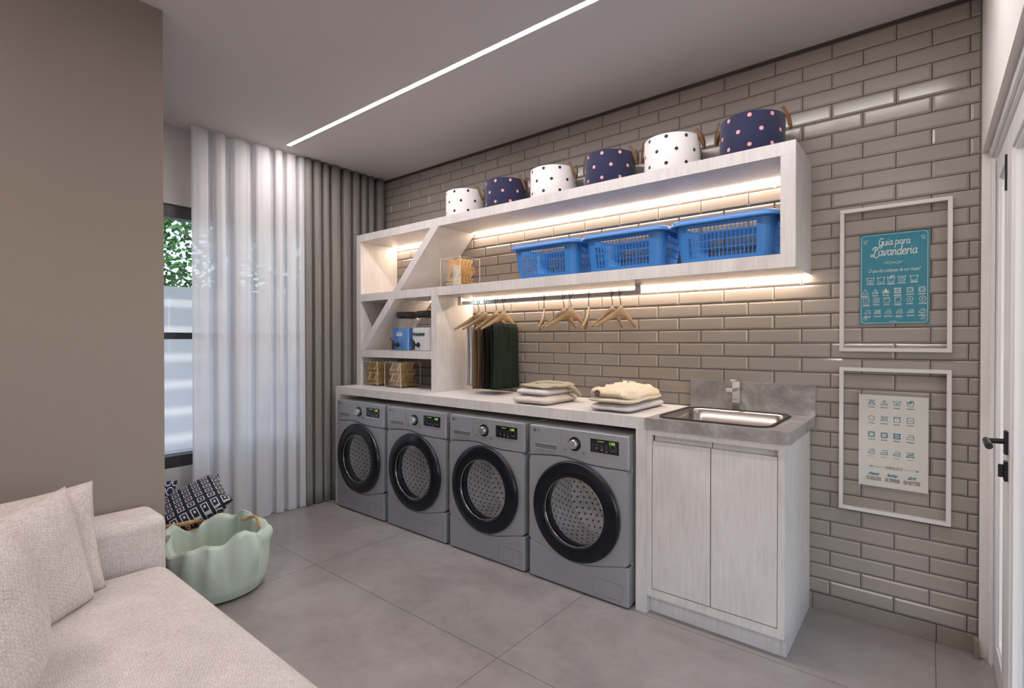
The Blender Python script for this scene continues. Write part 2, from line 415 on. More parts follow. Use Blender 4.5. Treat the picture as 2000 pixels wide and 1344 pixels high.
INKG = simple('grey_ink', (.16, .13, .12, 1), .5)
INKB = simple('black_ink', (.02, .02, .02, 1), .5)
SCREEN = simple('black_screen', (.006, .006, .010, 1), .15)
GREENL = emis('green_segments', (.55, 1, .10, 1), .35)
WHITEI = emis('white_indicator', (.75, .8, 1, 1), .35)
FUR = m_streak('brown_fur', (.045, .032, .025, 1), (.17, .13, .10, 1), (70, 70, 70))
SQP = m_motif('navy_square_print', (.025, .026, .045, 1), (.62, .6, .6, 1), .054, 'sq')
OVP = m_motif('navy_oval_print', (.025, .026, .06, 1), (.6, .6, .66, 1), .036, 'ov')
BASEB = m_streak('taupe_porcelain_skirting', (.235, .20, .175, 1), (.275, .24, .212, 1), (5, 5, 5), .4)
PLASTER = simple('exterior_white_render', (.62, .62, .64, 1), .9)
GRASSM = m_streak('paved_ground', (.30, .30, .31, 1), (.36, .36, .37, 1), (3, 3, 3))
LEAF = m_streak('green_leaves', (.02, .075, .015, 1), (.07, .19, .04, 1), (9, 9, 9), .6)
BARK = m_wood('grey_bark', (.05, .04, .03, 1), (.10, .085, .07, 1), (8, 8, 30), .9)

XR = 4.009; ZC = 2.77
# ------------------------------------------------------------------ structure
b = MB(); b.box(-.2, 4.2, -5.0, .1, -.06, 0); struct(b.build('floor', FLOOR))
b = MB()
b.box(-.3, 8.5, -6.1, 3.2, ZC, ZC+.12)  # runs on past the right doors, an unseen roof added against the sun
struct(b.build('ceiling', CEIL))
# tiled wall: every bevelled tile modelled, brown grout behind
b = MB(); b.box(-.13, 4.25, .0, .14, 0, ZC+.03, 1)
g, bv, dp = .0019, .0085, .0055
z0, RH, PX = .0757, .0724, .2507
for k in range(38):
    za = z0+RH*k+g; zb = min(z0+RH*(k+1)-g, ZC-.006)
    if zb-za < .008: continue
    off = 3.4715 if k % 2 == 0 else 3.597
    j0 = int(math.floor((0-off)/PX))-1
    for j in range(j0, 5):
        xa = off+PX*j+g; xb = off+PX*(j+1)-g
        xa = max(xa, -.13); xb = min(xb, XR)
        if xb-xa < .01: continue
        e = min(bv, (zb-za)/2.5, (xb-xa)/2.5)
        vs = [(xa, -.0008, za), (xb, -.0008, za), (xb, -.0008, zb), (xa, -.0008, zb),
              (xa+e, -dp, za+e), (xb-e, -dp, za+e), (xb-e, -dp, zb-e), (xa+e, -dp, zb-e)]
        b.add(vs, [(4, 5, 6, 7), (0, 1, 5, 4), (1, 2, 6, 5), (2, 3, 7, 6), (3, 0, 4, 7)], 0)
tw = b.build('wall_back', [TILE, GROUT]); struct(tw)
# skirting
b = MB()
for xa, xb in ((-.12, .58), (.582, 1.99), (1.992, 3.40), (3.402, 3.8715), (3.8735, XR-.002)):
    b.box(xa, xb, -.0135, -.0008, 0, .0750)
struct(b.build('baseboard_back', BASEB, bevel=.0015))
b = MB(); b.box(XR-.018, XR-.001, -.060, -.014, 0, .0750); struct(b.build('baseboard_right', BASEB, bevel=.0015))
b = MB(); b.box(-.02, XR-.002, -.012, -.006, ZC-.005, ZC-.0005); struct(b.build('trim_1', simple('ceiling_shadow_gap', (.10, .09, .085, 1), .9)))
# window wall (x = -0.08 face) with opening
WX = -.13; wy0, wy1, wz0, wz1 = -2.08, -.52, .455, 2.243
b = MB()
b.box(WX-.16, WX, -5.0, wy0, 0, ZC); b.box(WX-.16, WX, wy1, .1, 0, ZC)
b.box(WX-.16, WX, wy0, wy1, 0, wz0); b.box(WX-.16, WX, wy0, wy1, wz1, ZC)
struct(b.build('wall_left', PAINT))
# window
w = bpy.data.objects.new('window_1', None); COL.objects.link(w); w.location = (-.21, (wy0+wy1)/2, wz0); w['kind'] = 'structure'
def wb(x0, x1, y0, y1, z0_, z1_, name, m=ALU, bev=.003):
    q = MB(); q.box(x0, x1, y0, y1, z0_, z1_); return q.build(name, m, w, bevel=bev, org=w.location)
q = MB()
q.box(-.25, -.155, wy0, wy1, wz1-.085, wz1-.002); q.box(-.25, -.135, wy0, wy1, wz0+.001, wz0+.078)
q.box(-.25, -.155, wy0+.001, wy0+.06, wz0+.078, wz1-.085); q.box(-.25, -.155, wy1-.06, wy1-.001, wz0+.078, wz1-.085)
q.build('window_frame', ALU, w, bevel=.003, org=w.location)
wb(-.24, -.17, wy0+.06, wy1-.06, 1.328, 1.374, 'crossbar')
wb(-.24, -.17, -1.27, -1.215, wz0+.078, 1.328, 'mullion'); wb(-.24, -.17, -1.27, -1.215, 1.374, wz1-.085, 'mullion')
for ya, yb in ((wy0+.06, -1.27), (-1.215, wy1-.06)):
    for za, zb in ((wz0+.078, 1.328), (1.374, wz1-.085)):
        wb(-.208, -.202, ya, yb, za, zb, 'pane', GLASS, 0)
# taupe partition block at the left
b = MB(); b.box(WX+.001, 1.221, -4.95, -2.123, 0, ZC-.001); struct(b.build('wall_partition', BEIGE, bevel=.002))
# rear wall behind the camera
b = MB(); b.box(WX-.16, 4.25, -5.1, -4.95, 0, ZC); struct(b.build('wall_rear', BEIGE))
# right wall with the door opening
LZ = 2.096; DX = 4.050
b = MB()
b.box(XR, XR+.16, -4.95, -.0085, LZ, ZC); b.box(XR, XR+.16, -.0300, -.0085, 0, LZ); b.box(XR, XR+.16, -4.95, -3.6, 0, LZ)
struct(b.build('wall_right', simple('white_wall_paint', (.74, .70, .68, 1), .8)))
# doors: narrow fixed leaf + main leaf with handle
def door_leaf(name, y0, y1, stl, str_, zt=2.04):
    d = bpy.data.objects.new(name, None); COL.objects.link(d); d.location = (DX+.02, y1, 0); d['kind'] = 'structure'
    q = MB(); xa, xb = DX, DX+.045
    q.box(xa, xb, y1-stl, y1, .004, zt); q.box(xa, xb, y0, y0+str_, .004, zt)
    q.box(xa, xb, y0+str_, y1-stl, zt-.085, zt); q.box(xa, xb, y0+str_, y1-stl, .004, .12)
    q.build('door_frame', WHITE, d, bevel=.002, org=d.location)
    q = MB()   # glazing bead
    i0, i1 = y0+str_, y1-stl
    for bx in ((i0, i0+.012, .12, zt-.085), (i1-.012, i1, .12, zt-.085), (i0+.012, i1-.012, .12, .132), (i0+.012, i1-.012, zt-.097, zt-.085)):
        q.box(xa+.008, xb-.008, bx[0], bx[1], bx[2], bx[3])
    q.build('glazing_bead', WHITE, d, org=d.location)
    q = MB(); q.box(xa+.020, xa+.026, i0, i1, .12, zt-.085); q.build('pane', GLASS, d, org=d.location)
    return d
q = MB()   # lining of the opening
q.box(4.036, 4.11, -.072, -.030, 0, LZ-.002); q.box(4.030, 4.11, -3.6, -.072, LZ-.035, LZ-.002); q.box(4.036, 4.11, -3.6, -3.56, 0, LZ-.035)
struct(q.build('trim_2', WHITE, bevel=.003))
q = MB(); q.box(4.041, 4.048, -.086, -.072, 0, LZ-.035); q.box(4.041, 4.048, -3.56, -.086, LZ-.049, LZ-.035); struct(q.build('trim_3', WHITE, bevel=.002))
door_leaf('door_1', -.452, -.088, .075, .075)
d2 = door_leaf('door_2', -1.46, -.460, .115, .10)
door_leaf('door_3', -2.46, -1.462, .10, .10)
door_leaf('door_4', -3.55, -2.462, .10, .10)
q = MB(); q.box(4.044, 4.051, -.4505, -.4405, 1.84, 1.965); q.build('flush_bolt', BLACK, bpy.data.objects['door_1'], org=bpy.data.objects['door_1'].location)
q = MB(); q.box(4.040, 4.050, -.535, -.500, .935, 1.015)
hd = q.build('handle_plate', BLACK, d2, bevel=.003, org=d2.location)
q = MB(); q.tube([(4.045, -.515, .978), (3.997, -.515, .976)], .009, 16); q.tube([(3.997, -.505, .976), (3.995, -.64, .976)], .0105, 16)
q.build('lever', BLACK, d2, smooth=True, org=d2.location)
q = MB(); q.box(4.040, 4.050, -.533, -.502, .845, .912); q.box(4.026, 4.040, -.524, -.512, .857, .900)
q.build('thumb_turn', BLACK, d2, bevel=.002, org=d2.location)

# ------------------------------------------------------------------ ceiling and shelf lights
def led_profile(y0, y1, x0, x1, label):
    r = root('linear_ceiling_light', ((x0+x1)/2, (y0+y1)/2, ZC), label, 'ceiling light', 'recessed linear ceiling lights')
    q = MB(); q.box(x0, x1, y0, y1, ZC-.0025, ZC-.0005); q.build('diffuser', LED, r, org=r.location)
    q = MB(); q.box(x0-.003, x1+.003, y0-.002, y0, ZC-.0035, ZC); q.box(x0-.003, x1+.003, y1, y1+.002, ZC-.0035, ZC)
    q.build('trim_edge', WHITE, r, org=r.location)
led_profile(-1.009, -.981, .147, 3.9, 'long thin white light line running diagonally across the ceiling')
led_profile(-3.634, -3.606, 1.4, 3.9, 'added white fill light line, unseen behind the camera over the sofa side')  # invented second profile, gives fill light from behind the camera
def led_strip(x0, x1, z, label, y=-.030):
    r = root('shelf_light_strip', ((x0+x1)/2, y, z), label, 'light strip', 'warm light strips in the shelving')
    q = MB(); q.box(x0, x1, y-.020, y+.020, z-.003, z); q.build('diffuser', LEDW, r, org=r.location)
led_strip(.17, 1.00, 2.1395, 'warm light strip at the back of the top left compartment of the shelving')
led_strip(1.12, 3.32, 2.1395, 'warm light strip above the blue laundry baskets')
led_strip(.64, 1.02, 1.6425, 'warm light strip above the soap dispensers')
led_strip(1.10, 3.384, 1.6425, 'warm light strip under the lower shelf, above the hangers')

# ------------------------------------------------------------------ shelving unit
SD = -.385
sh = root('wall_shelving_unit', (1.7, -.2, 1.643), 'pale wall shelving with a diagonal divider, tall end on the worktop', 'shelf')
def part(name, fn, mat, parent, **kw):
    q = MB(); fn(q); return q.build(name, mat, parent, org=parent.location, **kw)
B = -.0062
part('top_board', lambda q: q.box(.10, 3.387, SD, B, 2.14, 2.20), LAM, sh, bevel=.001)
part('shelf_board', lambda q: q.box(.16, 3.387, SD, B, 1.643, 1.705), LAM, sh, bevel=.001)
part('lower_board', lambda q: q.box(.16, 1.029, SD, B, 1.182, 1.240), LAM, sh, bevel=.001)
part('side_panel', lambda q: q.box(.10, .16, SD, B, .9482, 2.14), LAM, sh, bevel=.001)
part('side_panel', lambda q: q.box(3.326, 3.387, SD, B, 1.705, 2.14), LAM, sh, bevel=.001)
part('upright_divider', lambda q: q.box(1.029, 1.09, SD, B, .9482, 1.643), LAM, sh, bevel=.001)
part('diagonal_divider', lambda q: q.prism([(.590, 1.705), (.676, 1.705), (1.108, 2.14), (1.022, 2.14)], 'y', SD, B), LAM, sh, bevel=.001)
part('diagonal_divider', lambda q: q.prism([(.16, 1.240), (.219, 1.240), (.614, 1.643), (.528, 1.643), (.16, 1.272)], 'y', SD, B), LAM, sh, bevel=.001)

# ------------------------------------------------------------------ worktop with legs
CY = -.5855
ct = root('laundry_worktop', (1.44, -.3, 0), 'long pale worktop on panel legs over the washing machines', 'worktop')
part('top', lambda q: q.box(.10, 2.782, CY, -.0142, .8880, .9475), LAM, ct, bevel=.0012)
part('leg', lambda q: q.box(.10, .155, CY, -.0142, 0, .8880), LAM, ct, bevel=.0012)
part('leg', lambda q: q.box(2.731, 2.788, CY, -.0142, 0, .8880), LAM, ct, bevel=.0012)

# ------------------------------------------------------------------ sink cabinet
cb = root('sink_cabinet', (3.09, -.3, 0), 'pale two-door cabinet standing under the steel sink', 'cabinet')
part('side_panel', lambda q: (q.box(3.368, 3.388, CY, -.0142, .09, .8950), q.box(3.368, 3.388, -.545, -.0142, 0, .09)), LAM, cb)
def cf(q):
    q.box(2.789, 3.368, CY, CY+.02, .866, .8950); q.box(2.789, 3.368, CY, CY+.02, .090, .126)
    q.box(2.789, 2.814, CY, CY+.02, .126, .866); q.box(3.362, 3.368, CY, CY+.02, .126, .866)
part('face_frame', cf, LAM, cb)
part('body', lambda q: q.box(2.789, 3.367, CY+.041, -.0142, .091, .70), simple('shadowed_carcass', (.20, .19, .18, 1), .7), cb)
part('toe_kick', lambda q: q.box(2.789, 3.367, -.545, -.525, 0, .09), LAM, cb)
for xa, xb in ((2.8165, 3.0875), (3.0915, 3.3595)):
    dr = part('door', lambda q: q.box(xa, xb, CY+.002, CY+.022, .130, .838), LAM, cb, bevel=.001)
    q = MB(); q.box(xa, xb, CY+.030, CY+.040, .820, .864); q.build('finger_pull', LAM, dr, org=cb.location)

# ------------------------------------------------------------------ stone sink top, basin, faucet
TZ = .9475
def rrect(x0, x1, y0, y1, r, n=8):
    P = []
    for cx, cy, a0 in ((x1-r, y1-r, 0), (x0+r, y1-r, 90), (x0+r, y0+r, 180), (x1-r, y0+r, 270)):
        for i in range(n+1):
            a = math.radians(a0+90*i/n); P.append((cx+r*math.cos(a), cy+r*math.sin(a)))
    return P
st = root('stone_sink_top', (3.1, -.3, .895), 'grey marbled stone slab with an upstand, around the sink', 'countertop')
SX0, SX1, SY0, SY1 = 2.822, 3.318, -.548, -.078
def slab(q):
    hole = rrect(SX0+.004, SX1-.004, SY0+.004, SY1-.004, .06); n = len(hole)
    def outp(p):
        cx, cy = (2.7832+3.410)/2, (-.600-.0062)/2; return None
    # outer ring points matching each hole point (projected on the rectangle)
    X0, X1, Y0, Y1 = 2.7832, 3.410, -.600, -.0145
    O = []
    for i, p in enumerate(hole):
        k = i//9; j = i % 9
        if k == 0: o = (X1, Y1) if j == 4 else ((X1, p[1]) if j < 4 else (p[0], Y1))
        elif k == 1: o = (X0, Y1) if j == 4 else ((p[0], Y1) if j < 4 else (X0, p[1]))
        elif k == 2: o = (X0, Y0) if j == 4 else ((X0, p[1]) if j < 4 else (p[0], Y0))
        else: o = (X1, Y0) if j == 4 else ((p[0], Y0) if j < 4 else (X1, p[1]))
        O.append(o)
    vs = [(p[0], p[1], TZ) for p in hole]+[(p[0], p[1], TZ) for p in O]+[(p[0], p[1], .8955) for p in hole]+[(p[0], p[1], .8955) for p in O]
    fs = []
    for i in range(n):
        j = (i+1) % n
        fs += [(i, j, n+j, n+i), (2*n+j, 2*n+i, 3*n+i, 3*n+j), (n+i, n+j, 3*n+j, 3*n+i), (j, i, 2*n+i, 2*n+j)]
    q.add(vs, fs)
part('slab', slab, STONE, st, smooth=30)
part('upstand', lambda q: q.box(2.796, 3.412, -.026, -.0062, TZ+.0002, 1.100), STONE, st, bevel=.001)
sk = root('inset_sink', (3.07, -.31, TZ), 'rectangular steel sink basin with black rim set into the stone top', 'sink')
def basin(q):
    rings = []
    for ins, z, r in ((-.004, TZ+.0030, .064), (.010, TZ+.0030, .058), (.016, TZ-.004, .055), (.022, TZ-.10, .05), (.035, TZ-.175, .045), (.07, TZ-.186, .03), (.2, TZ-.188, .02)):
        rings.append([(p[0], p[1], z) for p in rrect(SX0+ins, SX1-ins, SY0+ins, SY1-ins, max(r, .005))])
    n = len(rings[0]); vs = [v for R in rings for v in R]; fs = []
    for i in range(len(rings)-1):
        for k in range(n): l = (k+1) % n; fs.append((i*n+k, i*n+l, (i+1)*n+l, (i+1)*n+k))
    fs.append(tuple((len(rings)-1)*n+k for k in range(n)))
    q.add(vs, fs)
part('basin', basin, STEEL, sk, smooth=50)
part('gasket', lambda q: q.tube([(p[0], p[1], TZ+.0035) for p in rrect(SX0-.004, SX1+.004, SY0-.004, SY1+.004, .066)], .0042, 8, closed=True), RUBBER, sk, smooth=True)
part('drain', lambda q: (q.lathe([(.001, TZ-.183), (.04, TZ-.183), (.045, TZ-.186)], (3.07, -.31, 0), n=32)), CHROME, sk, smooth=True)
fc = root('chrome_faucet', (3.052, -.052, TZ), 'square chrome faucet behind the steel sink', 'faucet')
part('column', lambda q: (q.box(3.034, 3.070, -.070, -.034, TZ+.004, 1.104), q.box(3.024, 3.080, -.074, -.030, TZ, TZ+.004)), CHROME, fc, bevel=.0015)
part('spout', lambda q: q.box(3.036, 3.068, -.185, -.069, 1.056, 1.074), CHROME, fc, bevel=.0015)
part('lever', lambda q: (q.box(3.042, 3.062, -.062, -.042, 1.104, 1.110), q.box(3.038, 3.066, -.120, -.036, 1.110, 1.116)), CHROME, fc, bevel=.0015)

# ------------------------------------------------------------------ washing machines
def make_washer(x, label):
    WW, WH, FY, BY = .605, .850, -.6192, -.055
    r = root('washing_machine', (x, FY, 0), label, 'washing machine', 'silver washing machines under the worktop')
    R = .180; RO = .262; cx, cz = .302, .424
    D = 0.0
    def yf(q_, name, mat, **kw):
        q = MB(); q_(q); return q.build(name, mat, r, **kw)
    # front shell with a round opening: quads from circle to outline, in three bands divided by wavy seams
    def wave_top(xx): u = xx/WW; return .680 - .004*math.sin(PI*u) + (.012*math.sin(PI*u/.45) if u < .45 else 0) + .018*math.exp(-((u-.42)/.16)**2) - .0*u
    def wave_bot(xx): u = xx/WW; return .207 - .055*math.sin(PI*min(1, max(0, u)))**1.5
    def body(q):
        D_ = BY-FY
        q.box(.004, .012, .05, D_, .012, WH-.001, 1); q.box(WW-.012, WW-.004, .05, D_, .012, WH-.001, 1)
        q.box(.012, WW-.012, .05, D_, WH-.008, WH-.001, 1); q.box(.012, WW-.012, .05, D_, .012, .020, 1); q.box(.012, WW-.012, D_-.006, D_, .020, WH-.008, 1)
        for fx in (.06, WW-.06):
            for fy_ in (.09, .5): q.lathe([(.02, 0), (.02, .013)], (fx, fy_, 0), n=12, cap=True, mi=1)
    yf(body, 'cabinet', [SILVER, SILVER_D], bevel=.004)
    NX = 40
    def plate(q, lo, hi, y0=0.0, y1=.05):
        xs = [WW*i/NX for i in range(NX+1)]
        vs = []; fs = []
        for y in (y0, y1):
            for xx in xs: vs.append((xx, y, lo(xx))); vs.append((xx, y, hi(xx)))
        m = 2*(NX+1)
        for i in range(NX):
            a = 2*i
            fs += [(a, a+2, a+3, a+1), (m+a, m+a+1, m+a+3, m+a+2), (a+1, a+3, m+a+3, m+a+1), (a, m+a, m+a+2, a+2)]
        fs += [(0, 1, m+1, m), (m-2, 2*m-2, 2*m-1, m-1)]
        q.add(vs, fs)
    yf(lambda q: plate(q, lambda x_: wave_top(x_)+.0016, lambda x_: WH), 'control_panel', SILVER, bevel=.006, seg=3)
    yf(lambda q: plate(q, lambda x_: .008, lambda x_: wave_bot(x_)-.0016), 'kick_panel', SILVER, bevel=.006, seg=3)
    # middle front with hole
    def mid(q):
        n = 96; vi = []; vo = []
        for k in range(n):
            a = 2*PI*k/n; c, s = math.cos(a), math.sin(a)
            vi.append((cx+c*(RO-.02), .0, cz+s*(RO-.02)))
            # ray to outline
            t = 10.0
            if c > 1e-6: t = min(t, (WW-cx)/c)
            if c < -1e-6: t = min(t, -cx/c)
            tt = t
            for step in range(400):
                tt = step*.002
                xx, zz = cx+c*tt, cz+s*tt
                if xx < 0 or xx > WW or zz > wave_top(xx)-.0016 or zz < wave_bot(xx)+.0016: break
            tt = max(tt-.001, RO-.019)
            vo.append((cx+c*tt, .0, cz+s*tt))
        # corners
        vs = vi+vo+[(v[0], .05, v[2]) for v in vi]+[(v[0], .05, v[2]) for v in vo]
        fs = []
        for k in range(n):
            l = (k+1) % n
            fs += [(k, l, n+l, n+k), (n+k, n+l, 3*n+l, 3*n+k), (l, k, 2*n+k, 2*n+l)]
        q.add(vs, fs)
        # fill the four corners cut by the polygon
    yf(mid, 'front_panel', SILVER, smooth=30)
    # drum: perforated bowl behind the glass
    def drum(q):
        prof = [(R+.03, .0), (R+.03, .05), (R+.05, .12), (R+.04, .30), (.12, .345), (.001, .352)]
        q.lathe(prof, (cx, 0, cz), 'y', 48)
    yf(drum, 'drum', DRUM, smooth=60)
    # door ring
    def ring(q):
        prof = [(RO-.006, .004), (RO, -.004), (RO-.001, -.018), (RO-.005, -.0245), (RO-.012, -.0275), (R+.030, -.0335), (R+.010, -.0325), (R+.001, -.027), (R-.003, -.014), (R-.004, .03)]
        q.lathe(prof, (cx, 0, cz), 'y', 96)
    dr = yf(ring, 'door', RING, smooth=50)
    q = MB(); q.tube([(cx+(RO-.001)*math.cos(2*PI*k/72), -.014, cz+(RO-.001)*math.sin(2*PI*k/72)) for k in range(72)], .0022, 8, closed=True)
    q.build('door_trim', simple('dark_chrome', (.12, .12, .13, 1), .2, 1) if 'dark_chrome' not in bpy.data.materials else bpy.data.materials['dark_chrome'], dr, smooth=True)
    q = MB(); q.tube([(cx+(R-.002)*math.cos(2*PI*k/72), -.023, cz+(R-.002)*math.sin(2*PI*k/72)) for k in range(72)], .0018, 10, closed=True)
    q.build('glass_rim', CHROME, dr, smooth=True)
    q = MB(); prof = [(.001, -.030), (.06, -.029), (.11, -.0265), (.15, -.022), (R-.003, -.016)]
    q.lathe(prof, (cx, 0, cz), 'y', 64); q.build('door_glass', DGLASS, dr, smooth=True)
    q = MB(); prof = [(R-.006, .0), (R-.02, .055), (.12, .085), (.001, .095)]
    q.lathe(prof, (cx, 0, cz), 'y', 64); q.build('inner_bowl', glass('bowl_glass', (.93, .93, .94, 1), .03, 1.5, .3) if 'bowl_glass' not in bpy.data.materials else bpy.data.materials['bowl_glass'], dr, smooth=True)
    # drawer
    dw = yf(lambda q: q.box(.008, .203, -.0012, .002, .702, .842), 'detergent_drawer', SILVER, bevel=.001)
    q = MB(); q.box(.0415, .183, -.0016, -.0008, .7225, .7575); q.build('drawer_pull', simple('pull_recess', (.20, .20, .21, 1), .35, .5) if 'pull_recess' not in bpy.data.materials else bpy.data.materials['pull_recess'], dw)
    q = MB(); q.box(.0415, .183, -.006, -.0012, .7225, .7275); q.box(.0415, .183, -.003, -.0012, .750, .7575); q.build('pull_lip', SILVER, dw, bevel=.001)
    # knob
    kn = yf(lambda q: q.lathe([(.001, -.026), (.021, -.026), (.0245, -.022), (.026, -.004), (.026, 0)], (.297, 0, .776), 'y', 40), 'knob', STEEL if False else simple('satin_silver', (.55, .55, .56, 1), .28, .9) if 'satin_silver' not in bpy.data.materials else bpy.data.materials['satin_silver'], smooth=35)
    q = MB(); q.lathe([(.027, -.001), (.027, -.004), (.036, -.004), (.037, 0)], (.297, 0, .776), 'y', 40); q.build('knob_surround', RING, kn, smooth=35)
    # display
    ds = yf(lambda q: q.box(.392, .553, -.0018, .001, .750, .818), 'display', SCREEN, bevel=.0008)
    text('digits', '1:00', (.515, -.0022, .803), .020, GREENL, ds, 0, bold=.0002)
    q = MB()
    for k in range(3): q.box(.437+.012*k, .444+.012*k, -.0024, -.0018, .8055, .8095)
    q.build('indicator_bars', GREENL, ds)
    q = MB(); random.seed(3)
    for row in range(4):
        for c in range(6):
            xx = .399+c*.0255+random.uniform(0, .003); q.box(xx, xx+random.uniform(.006, .016), -.0022, -.0018, .790-row*.0095, .7925-row*.0095)
    for dx, dz in ((.425, .772), (.458, .766), (.487, .759), (.521, .768)): q.lathe([(.0001, -.0026), (.0022, -.0026), (.0022, -.0018)], (dx, 0, dz), 'y', 8, mi=1)
    q.build('display_print', [simple('dim_print', (.10, .10, .125, 1), .4) if 'dim_print' not in bpy.data.materials else bpy.data.materials['dim_print'], WHITEI], ds)
    yf(lambda q: q.box(.392, .553, -.0014, .001, .741, .7495), 'display_trim', bpy.data.materials['satin_silver'])
    # logo: disc with letters
    q = MB(); q.lathe([(.0001, -.0012), (.0098, -.0012), (.0098, 0)], (.036, 0, .822), 'y', 24); lg = q.build('logo', simple('dark_badge', (.03, .03, .035, 1), .3) if 'dark_badge' not in bpy.data.materials else bpy.data.materials['dark_badge'], r)
    text('logo_letters', 'LG', (.0605, -.0008, .822), .0185, bpy.data.materials['dark_badge'], lg, bold=.0004)
    # buttons
    def button(xx, zz, name, pts):
        q = MB(); q.tube([(xx+.010*math.cos(2*PI*k/24), -.0006, zz+.010*math.sin(2*PI*k/24)) for k in range(24)], .0008, 6, closed=True)
        for st_ in pts: q.stroke([(xx+a, zz+b_) for a, b_ in st_], .0013, -.0006)
        q.build(name, INKG, r)
    button(.233, .738, 'power_button', [[(0, -.004), (0, .006)]])
    button(.354, .735, 'start_button', [[(-.003, -.005), (-.003, .005), (.005, 0), (-.003, -.005)], [(-.007, -.005), (-.007, .005)]])
    # filter flap outline
    q = MB(); q.stroke([(.412, .030), (.572, .030), (.574, .034), (.574, .108), (.572, .112), (.412, .112), (.410, .108), (.410, .034)], .0012, -.0002, closed=True)
    q.build('filter_flap', INKG, r)
    # seam line of the drawer
    q = MB(); q.box(.2065, .2078, -.0006, 0, .704, WH-.004); q.build('drawer_seam', INKG, r)
    return r
w0 = make_washer(.178, 'silver washing machine farthest left, against the grey curtain')
for x, l in ((.823, 'silver washing machine second from the left, under the upright of the shelving'),
             (1.464, 'silver washing machine third from the left, next but one to the sink cabinet'),
             (2.105, 'silver washing machine nearest the sink cabinet')):
    c = copy_tree(w0); c.location = (x, -.6192, 0); c['label'] = l

# ------------------------------------------------------------------ polka dot drums on top
def make_drum(mat, label, x):
    r = root('polka_dot_basket', (x, -.19, 2.2003), label, 'basket', 'round dotted baskets on top of the shelving')
    R, H = .147, .198
    q = MB(); q.lathe([(.001, 0), (R-.004, 0), (R, .004), (R, H-.002), (R-.002, H), (R-.005, H-.002), (R-.005, .006), (.001, .005)], n=64); q.build('body', mat, r, smooth=50)
    for sgn in (1, -1):
        q = MB(); pts = []
        for k in range(25):
            u = k/24; a = -PI*.15+u*PI*1.55
            # loop of strap: leaves the wall near the rim, hangs outward
            yy = (u-.5)*.080; dx = .026*math.sin(PI*u)**.7; dz = .026-.070*math.sin(PI*u)**1.2
            pts.append((sgn*(math.sqrt(max(R*R-yy*yy, 0))+.001+dx), yy, H-.018+dz+.012*math.cos(2*PI*u)))
        q.tube(pts, .0030, 10, flat=.0085); q.build('handle', LEATHER, r, smooth=True)
    return r
xs = [1.193, 1.579, 1.971, 2.376, 2.753, 3.158]
labs = ['white round basket with navy dots, farthest left of the dotted baskets', 'navy round basket with pink dots, first navy one from the curtain', 'white round basket with navy dots, between the two leftmost navy baskets',
        'navy round basket with pink dots, middle one of the three navy baskets', 'white round basket with navy dots, last white one before the wide end', 'navy round basket with pink dots, at the right end of the shelving top']
wd = make_drum(WHT, labs[0], xs[0]); nd = make_drum(NAVY, labs[1], xs[1])
for i in range(2, 6):
    c = copy_tree(wd if i % 2 == 0 else nd); c.location.x = xs[i]; c['label'] = labs[i]
for i, rz in zip(range(6), (0, 0, 0, 0, 0, 0)): pass

